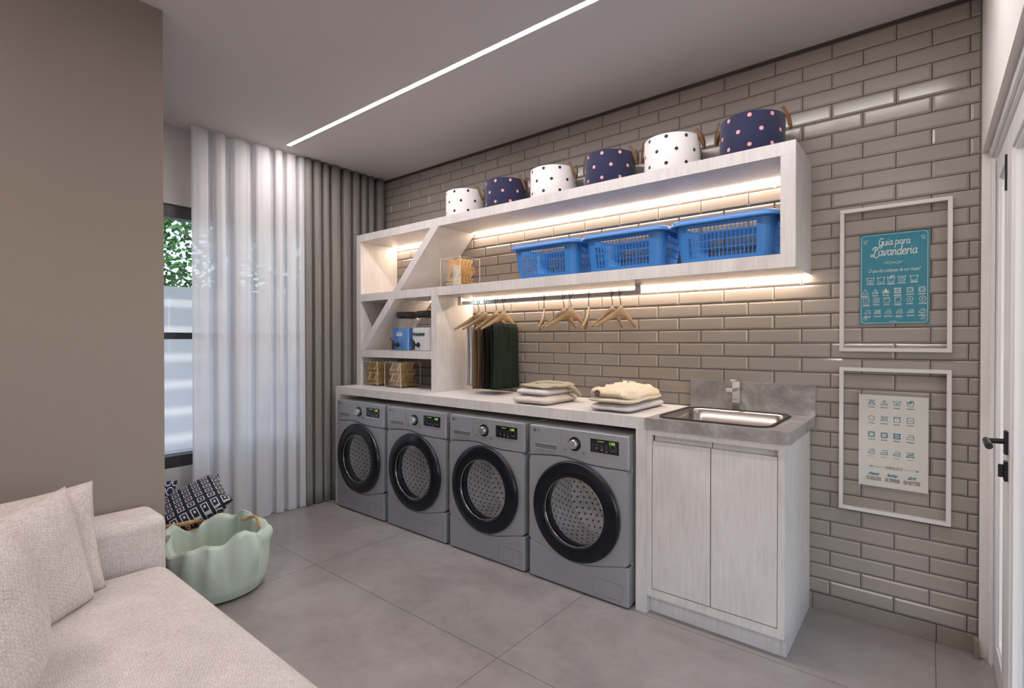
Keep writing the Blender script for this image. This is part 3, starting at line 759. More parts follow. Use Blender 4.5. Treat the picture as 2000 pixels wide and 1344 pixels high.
# ------------------------------------------------------------------ blue laundry baskets
def make_blue(cx, label):
    r = root('laundry_basket', (cx, -.198, 1.7053), label, 'laundry basket', 'blue plastic laundry baskets on the shelf')
    H = .212; LX, LY = .241, .166; bx, by = .212, .138
    def P(s, h, grow=0):     # s in perimeter [0,1), h in [0,1]
        a = bx+(LX-bx)*h**.8+grow; b_ = by+(LY-by)*h**.8+grow; rc = .055+.02*h
        segs = [('l', 2*(b_-rc)), ('c', rc*PI/2), ('l', 2*(a-rc)), ('c', rc*PI/2), ('l', 2*(b_-rc)), ('c', rc*PI/2), ('l', 2*(a-rc)), ('c', rc*PI/2)]
        return a, b_, rc
    def outline(h, grow, cuts):
        a, b_, rc = P(0, h, grow); pts = []
        # sides listed: front(-y) from -a to a, corner, right, corner, back, corner, left, corner
        def side(p0, p1, us): return [(p0[0]+(p1[0]-p0[0])*u, p0[1]+(p1[1]-p0[1])*u) for u in us]
        def corner(cx_, cy_, a0): return [(cx_+rc*math.cos(math.radians(a0+90*k/6)), cy_+rc*math.sin(math.radians(a0+90*k/6))) for k in range(1, 6)]
        L_, Sh = cuts
        pts += side((-a+rc, -b_), (a-rc, -b_), L_); pts += corner(a-rc, -b_+rc, 270)
        pts += side((a, -b_+rc), (a, b_-rc), Sh); pts += corner(a-rc, b_-rc, 0)
        pts += side((a-rc, b_), (-a+rc, b_), L_); pts += corner(-a+rc, b_-rc, 90)
        pts += side((-a, b_-rc), (-a, -b_+rc), Sh); pts += corner(-a+rc, -b_+rc, 180)
        return pts
    def cuts(n, frac, mid):   # returns u list and a hole flag per segment
        us = [0.0]; fl = []
        unit = 1/(n*(1+frac)+frac)
        w = unit*frac
        for k in range(n):
            us.append(us[-1]+w); fl.append(0); us.append(us[-1]+unit); fl.append(1)
        us.append(1.0); fl.append(0)
        return us, fl
    L_, fL = cuts(17, .22, 0); Sh, fS = cuts(9, .24, 0)
    fl = fL+[0]*6+fS+[0]*6+fL+[0]*6+fS+[0]*6
    hs = [0, .10, .115, .30, .318, .48, .498, .655, .673, .80, .815, 1.0]; hf = [0, 0, 1, 0, 1, 0, 1, 0, 1, 0, 0]
    q = MB(); rings = [[(x_, y_, h*H) for x_, y_ in outline(h, 0, (L_, Sh))] for h in hs]
    n = len(rings[0]); vs = [v for R_ in rings for v in R_]; fs = []
    # middle thick bar on long sides: close centre hole
    for i in range(len(hs)-1):
        for k in range(n):
            if hf[i] and fl[k % len(fl)]:
                seg = k
                mid1 = 17; 
                continue
            l = (k+1) % n; fs.append((i*n+k, i*n+l, (i+1)*n+l, (i+1)*n+k))
    # bottom
    fs.append(tuple(range(n))[::-1])
    q.add(vs, fs); q.build('body', BLUEP, r, solid=.0028)
    q = MB(); prof = [(-.002, H-.016), (.014, H-.026), (.020, H-.022), (.018, H-.004), (.012, H+.001), (-.003, H-.002)]
    rr = [[(x_, y_, z_) for x_, y_ in outline(1, g_, (L_, Sh))] for g_, z_ in prof]
    vs = [v for R_ in rr for v in R_]; m = len(prof); fs = []
    for i in range(m):
        for k in range(n): l = (k+1) % n; j = (i+1) % m; fs.append((i*n+k, i*n+l, j*n+l, j*n+k))
    q.add(vs, fs); q.build('rim', BLUEP, r, smooth=50)
    return r
b0 = make_blue(2.003, 'blue slotted laundry basket, leftmost of the three on the shelf')
for cx, l in ((2.532, 'blue slotted laundry basket between the two others'), (3.061, 'blue slotted laundry basket at the right end of the shelf')):
    c = copy_tree(b0); c.location.x = cx; c['label'] = l

# ------------------------------------------------------------------ hanger rail, hangers, trousers
RYY = -.20
rl = root('hanger_rail', (1.86, RYY, 1.64), 'flat steel clothes rail under the lower shelf', 'rail')
part('bar', lambda q: q.box(1.135, 2.560, RYY-.007, RYY+.007, 1.581, 1.606), RAILM, rl, bevel=.001)
for xx in (1.125, 2.545): part('bracket', lambda q: q.box(xx, xx+.036, RYY-.010, RYY+.010, 1.579, 1.6428), RAILM, rl, bevel=.001)
def make_hanger(x, yawd, label, first=None):
    if first is not None:
        c = copy_tree(first); c.location = (x, RYY, 1.6065); c.rotation_euler = (0, 0, math.radians(yawd)); c['label'] = label; return c
    r = root('wooden_hanger', (x, RYY, 1.6065), label, 'hanger', 'wooden hangers on the rail', math.radians(yawd))
    # local frame: width along +-x, z down from rail top; hook wire
    q = MB(); pts = []
    for k in range(15):
        a = math.radians(200-k*15.5); pts.append((.019*math.cos(a), 0, .0035+.019*math.sin(a)-.004))
    pts += [(.013, 0, -.030), (.004, 0, -.048), (.0, 0, -.062), (0, 0, -.085)]
    q.tube(pts, .0024, 8); q.build('hook', BLACK, r, smooth=True)
    # arms: one curved wooden body
    q = MB()
    def prof(u):     # u -1..1 ; returns centre z, half height, y bow
        a = abs(u); zc = -.118-.091*a**1.12; hh = .023*(1-a)**1.6+.0095; return zc, hh, -.030*a*a
    def fn(i, j):
        u = -1+2*i; zc, hh, yb = prof(u); a = 2*PI*j
        return (u*.220, yb+.0065*math.cos(a), zc+hh*math.sin(a)+.006*(1-abs(u)))
    q.grid(fn, 33, 12, cv=True)
    n0 = len(q.v)
    q.f.append(tuple(range(0, n0, 33))); q.m.append(0); q.f.append(tuple(range(32, n0, 33))[::-1]); q.m.append(0)
    q.build('arms', HWOOD, r, smooth=60)
    return r
HP = [(1.331, -88, 'wooden hanger farthest left, holding stone coloured trousers'), (1.395, -84, 'wooden hanger holding brown trousers'),
      (1.497, -80, 'wooden hanger holding black trousers'), (1.566, -84, 'wooden hanger holding dark green trousers'),
      (1.905, -56, 'empty wooden hanger seen edge on, next right of the trousers'), (2.059, -86, 'empty wooden hanger, rear one of the middle pair'), (2.111, -94, 'empty wooden hanger, front one of the middle pair'),
      (2.238, -61, 'empty wooden hanger seen edge on, between the two pairs'), (2.397, -86, 'empty wooden hanger, rear one of the right pair'), (2.451, -95, 'empty wooden hanger, front one of the right pair')]
h0 = None
for i, (x, yw, l) in enumerate(HP):
    o = make_hanger(x, yw, l, h0)
    if h0 is None: h0 = o
# trouser bars belong to the first four hangers
for i, (x, yw, l) in enumerate(HP[:4]):
    pass
tl = ['stone coloured trousers on the leftmost hanger', 'brown trousers on the second hanger', 'black trousers on the third hanger', 'dark green trousers on the fourth hanger']
tx = [1.352, 1.420, 1.500, 1.572]; tb = [1.005, .985, .990, .988]
for i in range(4):
    q = MB(); x0 = tx[i]; ph = i*1.3
    def side(s, yy, z):  # one fold sheet profile
        return x0+s*(.007+.005*math.sin(yy*70+ph)*min(1, (1.43-z)/.2))
    ys = [-.335+.265*k/14 for k in range(15)]
    def fn(u, v):
        yy = -.335+.265*u; p = v*2-1; s = 1 if p >= 0 else -1; d = abs(p)
        z = 1.428-(1.428-tb[i])*d
        th = .004+.012*min(1, d*6)**.5+.006*math.sin(yy*60+ph+d*1.5)*min(1, d*3)+.004*math.sin(yy*130+ph)
        shr = 1-.05*math.sin(PI*d)
        yy2 = -.2025+(yy+.2025)*shr
        return (x0+s*max(th, .003) if d > .001 else x0, yy2, z+(.006 if d < .001 else 0))
    q.grid(fn, 25, 41)
    o = q.build('trousers', TROU[i], None, smooth='all', solid=.004, org=(x0, RYY, 1.43))
    tag(o, tl[i], 'trousers', 'trousers hanging from the rail')

# ------------------------------------------------------------------ acrylic boxes with pegs
def peg_mesh():
    q = MB()
    for s in (-1, 1):
        q.add([(-.034, s*.001-.0045, s*.0015), (.036, s*.001-.0045, s*.0045), (.036, s*.001+.0045, s*.0045), (-.034, s*.001+.0045, s*.0015),
               (-.034, -.0045, s*.0065), (.036, -.0045, s*.0100), (.036, .0045, s*.0100), (-.034, .0045, s*.0065)],
              [(0, 1, 2, 3), (4, 7, 6, 5), (0, 4, 5, 1), (2, 6, 7, 3), (1, 5, 6, 2), (0, 3, 7, 4)])
    return q
peg0 = None
def acrylic(x0, y0, z0_, label, where):
    global peg0
    S_ = .198; t_ = .004
    r = root('acrylic_box', (x0+S_/2, y0+S_/2, z0_), label, 'box', 'clear boxes of clothes pegs')
    q = MB()
    q.box(x0, x0+S_, y0, y0+t_, z0_+.0005, z0_+S_); q.box(x0, x0+S_, y0+S_-t_, y0+S_, z0_+.0005, z0_+S_)
    q.box(x0, x0+t_, y0+t_, y0+S_-t_, z0_+.0005, z0_+S_); q.box(x0+S_-t_, x0+S_, y0+t_, y0+S_-t_, z0_+.0005, z0_+S_)
    q.box(x0+t_, x0+S_-t_, y0+t_, y0+S_-t_, z0_+.0005, z0_+.004)
    q.build('walls', ACRYL, r, org=r.location)
    EDG = simple('acrylic_edge', (.75, .76, .76, 1), .2) if 'acrylic_edge' not in bpy.data.materials else bpy.data.materials['acrylic_edge']
    q = MB()
    for ex in (x0, x0+S_):
        for ey in (y0, y0+S_): q.box(ex-.0011, ex+.0011, ey-.0011, ey+.0011, z0_+.002, z0_+S_)
    for ey in (y0, y0+S_): q.box(x0, x0+S_, ey-.0008, ey+.0008, z0_+S_-.0008, z0_+S_+.0008)
    for ex in (x0, x0+S_): q.box(ex-.0008, ex+.0008, y0, y0+S_, z0_+S_-.0008, z0_+S_+.0008)
    q.build('polished_edges', EDG, r, org=r.location)
    for dpt in range(5):
        for c in range(2):
            for lv in range(6):
                cxx = x0+.055+.085*c+(.006 if lv % 3 == 0 else 0); cyy = y0+.030+.032*dpt; czz = z0_+.020+.0285*lv
                tilt = (0, 0, 55)[lv % 3]
                if peg0 is None:
                    o = peg_mesh().build('clothes_peg', PIN, None); peg0 = o
                else:
                    o = peg0.copy(); COL.objects.link(o)
                o.location = (cxx, cyy, czz); 
                o.rotation_euler = (PI/2 if lv % 3 != 2 else PI/2, -math.radians(tilt) if tilt else 0, 0)
                o.rotation_euler = (0, -math.radians(tilt), 0)
                lay = ('bottom', 'second', 'third', 'fourth', 'fifth', 'top')[lv]
                lab = 'front %s stack peg, %s layer, clear box %s' % (('left', 'right')[c], lay, where) if dpt == 0 else 'pine clothes peg behind the front row, clear box '+where
                tag(o, lab, 'clothes peg', 'pegs in the clear box '+where)
acrylic(.176, -.376, .9478, 'clear square box of pine pegs, left one on the worktop by the curtain', 'at left end of worktop')
acrylic(.476, -.380, .9478, 'clear square box of pine pegs, right one of the pair on the worktop', 'beside upright on worktop')
acrylic(1.122, -.378, 1.7053, 'clear square box of pine pegs on the shelf right of the diagonal', 'on shelf beside diagonal')

# ------------------------------------------------------------------ liquid dispensers
def dispenser(x0, y0, w_, matL, word, ink, label, sz):
    z0_ = 1.2403; D_ = .20; hb = .262
    r = root('liquid_dispenser', (x0+w_/2, y0+D_/2, z0_), label, 'dispenser', 'square soap dispensers on the lower shelf')
    q = MB(); ring = rrect(x0, x0+w_, y0, y0+D_, .022, 5); n = len(ring)
    lv = [(1, z0_+.002), (1, z0_+hb-.03), (.93, z0_+hb-.008), (.78, z0_+hb)]
    cxx, cyy = x0+w_/2, y0+D_/2
    vs = [(cxx+(p[0]-cxx)*s, cyy+(p[1]-cyy)*s, z) for s, z in lv for p in ring]; fs = []
    for i in range(len(lv)-1):
        for k in range(n): l = (k+1) % n; fs.append((i*n+k, i*n+l, (i+1)*n+l, (i+1)*n+k))
    fs.append(tuple(range(n))[::-1]); q.add(vs, fs); q.build('jar', ACRYL, r, smooth=40, org=r.location)
    q = MB(); ring2 = rrect(x0+.003, x0+w_-.003, y0+.003, y0+D_-.003, .02, 5)
    q.prism(ring2, 'z', z0_+.004, z0_+.176); q.build('liquid', matL, r, smooth=40, org=r.location)
    q = MB(); q.lathe([(.085, z0_+hb-.006), (.085, z0_+hb+.002), (.099, z0_+hb+.002), (.101, z0_+hb+.006), (.101, z0_+hb+.038), (.098, z0_+hb+.042), (.001, z0_+hb+.042)], (cxx, cyy, 0), n=48)
    q.build('lid', CAPM, r, smooth=40, org=r.location)
    tp = MB(); tx_ = x0+.085; tz = z0_+.045
    tp.tube([(tx_, y0+.001, tz), (tx_, y0-.006, tz)], .019, 20); tp.tube([(tx_, y0, tz), (tx_-.0, y0-.045, tz)], .009, 14)
    tp.tube([(tx_, y0-.045, tz+.020), (tx_, y0-.045, tz-.036)], [.012, .010], 14)
    tp.tube([(tx_, y0-.045, tz+.018), (tx_-.003, y0-.046, tz+.030), (tx_-.010, y0-.056, tz+.043), (tx_-.018, y0-.064, tz+.050)], [.010, .007, .005, .004], 10)
    tp.build('tap', RUBBER, r, smooth=50, org=r.location)
    text('lettering', word, (cxx-r.location.x-(0 if word[0] != 'A' else .018), y0-.0008-r.location.y, .128), sz, ink, r, .35, bold=.0010, sx=.74)
dispenser(.505, -.340, .205, BLUEL, 'Sabão', INKW, 'square soap dispenser filled with blue liquid, dark lid and tap', .044)
dispenser(.748, -.338, .205, WHITEL, 'Amaciante', INKB, 'square softener dispenser filled with white liquid, dark lid and tap', .044)

# ------------------------------------------------------------------ folded clothes
def folded(name, x0, x1, y0, y1, z0_, h, mat, label, cat, group, seed=1, layers=3, knit=False, rise=0.0, org=None, weight=0):
    """stack of wavy sheets joined by a rounded fold at the left and front edge"""
    rnd = random.Random(seed); q = MB()
    a, b_ = (x1-x0)/2, (y1-y0)/2; cx, cy = (x0+x1)/2, (y0+y1)/2
    lt = h/layers
    ph = [rnd.uniform(0, 6) for _ in range(8)]
    for L_ in range(layers):
        ins = rnd.uniform(0, .012); zc = z0_+lt*(L_+.5); tk = lt*.56
        sx, sy = rnd.uniform(-.006, .006), rnd.uniform(-.006, .006)
        if L_ == 0: sx = sy = 0
        def fn(u, v, L_=L_, zc=zc, tk=tk, ins=ins, sx=sx, sy=sy):
            # closed superellipse section; u around perimeter, v from pole to pole
            ang = 2*PI*u; e = .22
            c, s = math.cos(ang), math.sin(ang)
            px = (abs(c)**e)*(1 if c >= 0 else -1); py = (abs(s)**e)*(1 if s >= 0 else -1)
            lat = PI*(v-.5); cr = math.cos(lat)**.30; sr = math.sin(lat)
            X, Y = px*cr, py*cr
            edge = max(abs(X), abs(Y))
            wob = .0028*math.sin(3*X+ph[L_ % 8]+2*Y)+.0012*math.sin(7*Y+ph[(L_+3) % 8]+4*X)
            z = zc+tk*sr*(1.0-.35*edge**6)+wob*(.4+L_/layers)*(1 if L_ or sr > 0 else .0)
            z += rise*(1-((X-.1)**2+Y*Y)*.5)*(L_/max(1, layers-1))*(1 if sr > 0 or L_ else 0)
            z -= .004*(edge**8)*(L_/max(1, layers))
            return (cx+sx+(a-ins)*X*(1+.012*math.sin(5*Y+ph[2])), cy+sy+(b_-ins)*Y*(1+.012*math.sin(4*X+ph[4])), max(z, z0_+.0006))
        q.grid(fn, 72, 15, cu=True)
    o = q.build(name, mat, None, smooth='all', org=org or (cx, cy, z0_))
    return tag(o, label, cat, group)
GA = 'folded clothes of the left pile'
folded('folded_sweater', 1.915, 2.175, -.560, -.195, TZ+.0003, .050, SAND, 'sand coloured folded sweater at the bottom of the left pile', 'sweater', GA, 1, 1)
folded('folded_sweater', 1.925, 2.160, -.545, -.205, TZ+.050, .041, LILAC, 'light grey folded sweater in the middle of the left pile', 'sweater', GA, 2, 1)
def khaki():
    q = MB(); ph = 1.0
    def fn(u, v):
        # rumpled garment spread on top of the pile with one sleeve falling over the right edge
        ang = 2*PI*u; c, s = math.cos(ang), math.sin(ang); e = .45
        px = (abs(c)**e)*(1 if c >= 0 else -1); py = (abs(s)**e)*(1 if s >= 0 else -1)
        lat = PI*(v-.5); cr = math.cos(lat)**.4; sr = math.sin(lat)
        X = 2.05+.128*px*cr; Y = -.36+.155*py*cr
        z = TZ+.090+.013+.012*sr+.004*math.sin(X*45)*math.cos(Y*21)+.004*math.sin(Y*38+1+X*20)+.0015*math.sin(X*150+Y*60)
        return (X, Y, max(z, TZ+.0925))
    q.grid(fn, 64, 13, cu=True)
    pts = [(1.99, -.40, TZ+.112), (2.06, -.37, TZ+.118), (2.13, -.33, TZ+.112), (2.175, -.29, TZ+.092), (2.197, -.262, TZ+.060), (2.206, -.25, TZ+.038)]
    # smooth sleeve
    P = []
    for i in range(len(pts)-1):
        for k in range(5): P.append(tuple(Vector(pts[i]).lerp(Vector(pts[i+1]), k/5)))
    P.append(pts[-1])
    q.tube(P, [.020+.003*math.sin(i*.5) for i in range(len(P))], 14, flat=.014)
    return tag(q.build('folded_cardigan', KHAKI, None, smooth='all', org=(2.05, -.36, TZ+.09)), 'khaki wool cardigan on top of the left pile, sleeve falling over', 'cardigan', GA)
khaki()
GB = 'folded clothes of the right pile'
folded('folded_sweater', 2.425, 2.690, -.560, -.075, TZ+.0003, .042, LILAC, 'pale grey folded sweater under the cream knitted cardigan', 'sweater', GB, 5, 1)
kr = root('knitted_cardigan', (2.55, -.33, TZ+.043), 'cream knitted cardigan with dark buttons on the right pile', 'cardigan', GB)
def kn(q):
    for L_, (zc, tk, ax, ay) in enumerate(((.018, .017, .128, .228), (.050, .027, .122, .215))):
        def fn(u, v):
            ang = 2*PI*u; c, s = math.cos(ang), math.sin(ang); e = .34
            px = (abs(c)**e)*(1 if c >= 0 else -1); py = (abs(s)**e)*(1 if s >= 0 else -1)
            lat = PI*(v-.5); cr = math.cos(lat)**.42; sr = math.sin(lat)
            X, Y = px*cr, py*cr
            z = zc+tk*sr
            if L_ and sr > -.2: z += .020*math.exp(-((X+.25)/.7)**2-((Y-.15)/.6)**2)+.006*math.sin(6*X+1)*math.cos(5*Y)+.0035*math.sin(15*Y+7*X)+.002*math.sin(26*X)
            elif not L_: z += .003*math.sin(5*Y+2)
            z -= .020*max(0, X)**3*(1 if L_ else 0)
            return (2.553+ax*X*(1-.05*Y)+.004*math.sin(9*Y), -.325+ay*Y+.006*math.sin(7*X), TZ+.043+max(z, .0008))
        q.grid(fn, 110, 25, cu=True)
q = MB(); kn(q); kb = q.build('knit', KNIT, kr, smooth='all', org=kr.location)
from mathutils.bvhtree import BVHTree
bvh = BVHTree.FromPolygons([v.co for v in kb.data.vertices], [tuple(p.vertices) for p in kb.data.polygons])
q = MB(); P = []
for k in range(30):      # ribbed button band following the surface
    xx, yy = 2.468+.045*k/29, -.530+.36*k/29
    h_ = bvh.ray_cast(Vector((xx-kr.location.x, yy-kr.location.y, .5)), Vector((0, 0, -1)))[0]
    if h_: P.append((h_.x, h_.y, h_.z))
q.tube(P, .026, 12, flat=.004); q.build('button_band', KNIT, kr, smooth='all')
for i_, (bx_, by_) in enumerate(((2.492, -.54), (2.476, -.455), (2.478, -.36), (2.486, -.27))):
    if i_ == 0: h_, n_, _, _ = bvh.ray_cast(Vector((bx_-kr.location.x, -1.0, .052)), Vector((0, 1, 0)))
    else: h_, n_, _, _ = bvh.ray_cast(Vector((bx_-kr.location.x, by_-kr.location.y, .5)), Vector((0, 0, -1)))
    q = MB(); q.lathe([(.001, .006), (.006, .0055), (.0125, .0085), (.0158, .006), (.0155, -.004), (.001, -.005)], n=24)
    o = q.build('button', BUTTON, kr, smooth=60); n_ = Vector((.25, -.9, .30)).normalized() if i_ == 0 else Vector((.2, -.55, .8)).normalized()
    o.location = h_+n_*(.006 if i_ == 0 else .009); o.rotation_euler = n_.to_track_quat('Z', 'Y').to_euler()

# ------------------------------------------------------------------ picture frames
TUB = [[(-.5, .38), (-.36, -.42), (.36, -.42), (.5, .38)], [(-.5, .38), (-.40, .30), (-.28, .22), (-.15, .30), (0, .36), (.15, .30), (.28, .22), (.40, .30), (.5, .38)]]
TRI = [[(-.48, -.42), (0, .45), (.48, -.42), (-.48, -.42)]]
SQ = [[(-.44, -.44), (-.44, .44), (.44, .44), (.44, -.44), (-.44, -.44)]]
def circ(r=.4, n=20): return [(r*math.cos(2*PI*k/n), r*math.sin(2*PI*k/n)) for k in range(n+1)]
IRON = [[(-.5, -.34), (.5, -.34), (.38, .40), (-.22, .40)], [(-.5, -.34), (-.44, -.10), (-.26, .06), (.42, .06)]]
XX = [[(-.55, -.45), (.55, .45)], [(-.55, .45), (.55, -.45)]]
def dotp(x, y): return [[(x-.05, y), (x+.05, y)]]
HAND = [[(-.30, .10), (.30, .62)], [(-.2, 0), (.38, .5)], [(-.1, -.05), (.2, .2)], [(-.25, .22), (.1, .6)]]
def icon(q, cx, cz, s, strokes, w, y, mi=None):
    for st_ in strokes: q.stroke([(cx+a*s, cz+b_*s) for a, b_ in st_], w, y, mi=mi)
def caption(q, cx, cz, w_, lines, y, hh=.0032, mi=None, seed=0):
    rn = random.Random(seed)
    for k in range(lines):
        x = cx-w_/2*rn.uniform(.7, 1); e = -(x-cx)+cx
        while x < e-.002:
            l = rn.uniform(.0028, .0062); q.box(x, min(x+l, e), y-.0005, y, cz-k*hh*1.5-hh/2, cz-k*hh*1.5+hh/2, mi); x += l+.0014
def pframe(zb, zt, label):
    X0, X1 = 3.5111, 3.9185; r = root('picture_frame', ((X0+X1)/2, -.006, zb), label, 'picture', 'white framed laundry posters on the tiled wall')
    bw = .0165; q = MB(); ya, yb = -.034, -.0062
    q.box(X0, X1, ya, yb, zt-bw, zt); q.box(X0, X1, ya, yb, zb, zb+bw); q.box(X0, X0+bw, ya, yb, zb+bw, zt-bw); q.box(X1-bw, X1, ya, yb, zb+bw, zt-bw)
    q.build('frame', FRAMEW, r, bevel=.0012, org=r.location)
    q = MB(); q.box(X0+bw, X1-bw, -.0262, -.0242, zb+bw, zt-bw); q.build('glass', PANEG, r, org=r.location)
    return r
GL = {'a': (.98, [[(.75,.8),(.45,1.0),(.12,.72),(.12,.25),(.42,0),(.70,.3),(.75,.95)], [(.75,.95),(.75,.2),(.98,.04)]]), 'u': (.95, [[(.05,.95),(.06,.3),(.32,0),(.62,.2),(.70,.95)], [(.70,.95),(.70,.2),(.95,.04)]]),
 'i': (.42, [[(.12,.95),(.12,.2),(.40,.04)], [(.12,1.32),(.14,1.36)]]), 'p': (.95, [[(.12,1.0),(.12,-.8)], [(.12,.7),(.42,1.0),(.76,.7),(.72,.22),(.42,0),(.12,.2)]]),
 'r': (.68, [[(.12,.95),(.12,0)], [(.12,.6),(.36,.95),(.62,.9)]]), 'v': (.80, [[(.03,.95),(.30,0),(.62,.9),(.80,.92)]]), 'n': (.92, [[(.12,.95),(.12,0)], [(.12,.6),(.42,1),(.66,.7),(.66,.15),(.90,.03)]]),
 'd': (.98, [[(.75,.8),(.45,1),(.12,.7),(.12,.25),(.42,0),(.70,.3)], [(.75,1.8),(.75,.2),(.98,.04)]]), 'e': (.84, [[(.12,.5),(.70,.62),(.60,.92),(.32,1),(.08,.6),(.16,.15),(.46,0),(.82,.18)]]),
 'G': (1.22, [[(1.0,1.45),(.7,1.8),(.3,1.55),(.1,.9),(.3,.2),(.7,.05),(1.0,.4),(1.02,.85)], [(.66,.85),(1.02,.85),(1.02,-.2),(.7,-.62),(.3,-.45),(.45,-.15),(.9,-.1)]]),
 'L': (1.12, [[(-.12,1.15),(0,1.6),(.35,1.75),(.75,1.6),(.85,1.25),(.6,1.0)], [(.38,1.7),(.38,.6),(.15,.02),(-.25,-.02),(-.3,.3),(.05,.3),(.45,-.1),(.9,-.35),(1.15,-.05)]]), ' ': (.55, [])}
RB = [0]
def smooth_pts(P, n=6):
    if len(P) < 3: return P
    out = []
    for i in range(len(P)-1):
        p0, p1, p2, p3 = P[max(i-1, 0)], P[i], P[i+1], P[min(i+2, len(P)-1)]
        for k in range(n):
            t_ = k/n
            out.append(tuple(.5*(2*p1[c]+(p2[c]-p0[c])*t_+(2*p0[c]-5*p1[c]+4*p2[c]-p3[c])*t_*t_+(3*p1[c]-p0[c]-3*p2[c]+p3[c])*t_**3) for c in (0, 1)))
    return out+[P[-1]]
def script(q, word, cx, cz, h, sx, w_, y, slant=.12):
    tot = sum(GL[c][0] for c in word); x = cx-tot*h*sx/2
    for c in word:
        adv, st_ = GL[c]
        for P in st_:
            RB[0] += 1; q.ribbon([(x+(a*sx+b_*slant)*h, cz+b_*h) for a, b_ in smooth_pts(P)], w_, y, .0004+.00004*(RB[0] % 7))
        x += adv*h*sx
def poster1():
    r = pframe(1.268, 1.9364, 'upper white frame holding the teal laundry guide poster')
    x0, x1, z0_, z1 = 3.589, 3.8425, 1.3945, 1.8095; y = -.0150; cx = (x0+x1)/2; lx, lz = r.location.x, r.location.z
    q = MB(); q.box(x0, x1, y, y+.004, z0_, z1); pr_ = q.build('poster', TEAL, r, org=r.location)
    q = MB(); W_ = x1-x0; Hh = z1-z0_
    def P(u, v): return (x0+u*W_, z0_+v*Hh)
    fr_ = rrect(x0+.006, x1-.006, z0_+.006, z1-.006, .014, 5); q.stroke(fr_, .0016, y, closed=True)
    for u, v in ((.07, .93), (.93, .93), (.07, .055), (.93, .055)):   # corner flourishes
        sx = 1 if u < .5 else -1; sz = -1 if v > .5 else 1
        c = P(u, v)
        for dx, dz, rr in ((0, 0, .0045), (.006, .004, .003), (.010, -.002, .0025), (-.001, .009, .0025), (.004, .012, .002)):
            q.stroke([(c[0]+sx*dx+rr*math.cos(a*.7), c[1]+sz*dz+rr*math.sin(a*.7)) for a in range(10)], .0008, y)
    w_ = .0016; s = .024
    # underline swash
    q.stroke([P(.40+.20*k/14, .672+.012*math.sin(2*PI*k/14)) for k in range(15)], .0016, y)
    q.stroke([P(.40+.20*k/14, .672-.012*math.sin(2*PI*k/14)) for k in range(15)], .0010, y)
    q.stroke([P(.385+.02*math.cos(k*.6), .675+.010*math.sin(k*.6)) for k in range(9)], .0010, y); q.stroke([P(.615+.02*math.cos(k*.6), .675+.010*math.sin(k*.6)) for k in range(9)], .0010, y)
    rows = [(.495, [(.16, TUB+[[(-.2, -.05), (.2, -.05)], [(-.2, -.2), (.2, -.2)]]), (.32, TUB), (.465, TUB+HAND), (.62, TUB+[[(-.4, .3), (.4, -.3)], [(-.4, -.3), (.4, .3)]]), (.79, TUB+[[(-.4, -.6), (.4, -.6)]])], .028),
            (.365, [(.085, TRI), (.235, TRI+[[(-.12, -.42), (.12, .1)], [(.12, -.42), (.25, -.1)]]), (.39, [[(-.2+.1*k, -.4), (0, .45)] for k in range(5)]+TRI+[[(-.6, .1), (.6, -.35)], [(.6, .1), (-.6, -.35)]]),
                    (.56, SQ+[circ(.38)]+XX), (.735, SQ+[circ(.36)]+[circ(.05, 6)]), (.90, SQ+[circ(.36)]+[[(-.15, 0), (.15, 0)]])], .024),
            (.265, [(.10, SQ+[[(-.22, 0), (.22, 0)]]), (.25, SQ+[[(a, -.3), (a, .3)] for a in (-.2, 0, .2)]), (.405, SQ+[[(-.44, .3), (-.2, .15), (.1, .25), (.44, .3)]]), (.565, SQ+[[(-.44, .1), (-.1, .44)]]),
                    (.735, [circ(.46)]+[[(-.12, -.15), (0, .2), (.12, -.15)]]), (.91, [circ(.46)]+[[(-.08, -.2), (-.08, .2), (.1, .15), (.1, 0), (-.08, 0)]])], .024),
            (.135, [(.12, IRON), (.27, IRON+XX), (.425, IRON+dotp(0, -.15)), (.585, IRON+dotp(-.1, -.15)+dotp(.12, -.15)), (.745, IRON+dotp(-.2, -.15)+dotp(0, -.15)+dotp(.2, -.15)), (.905, IRON+[[(-.2, -.4), (-.1, -.7)], [(.2, -.4), (.1, -.7)]])], .022)]
    sd = 0
    for v, items, sz in rows:
        for u, ic in items:
            c = P(u, v); icon(q, c[0], c[1], sz, ic, .0017, y); sd += 1
            caption(q, c[0], c[1]-.0185, .030 if v < .4 else .034, 2 if sd % 3 else 3, y, .0022, seed=sd)
    caption(q, cx, z0_+.0125, .034, 1, y, .0022, seed=99)
    q.build('care_symbols', INKW, pr_, org=r.location)
    q = MB(); script(q, 'Guia para', cx+.001, P(0, .868)[1], .0185, .82, .0030, y); script(q, 'Lavanderia', cx+.003, P(0, .755)[1], .0235, .80, .0036, y)
    q.build('title', INKW, pr_, org=r.location)
    text('subtitle', 'O que diz a etiqueta de sua roupa?', (cx-lx, y-.0004-r.location.y, P(0, .590)[1]-lz), .0215, INKW, pr_, .45, sx=.62)
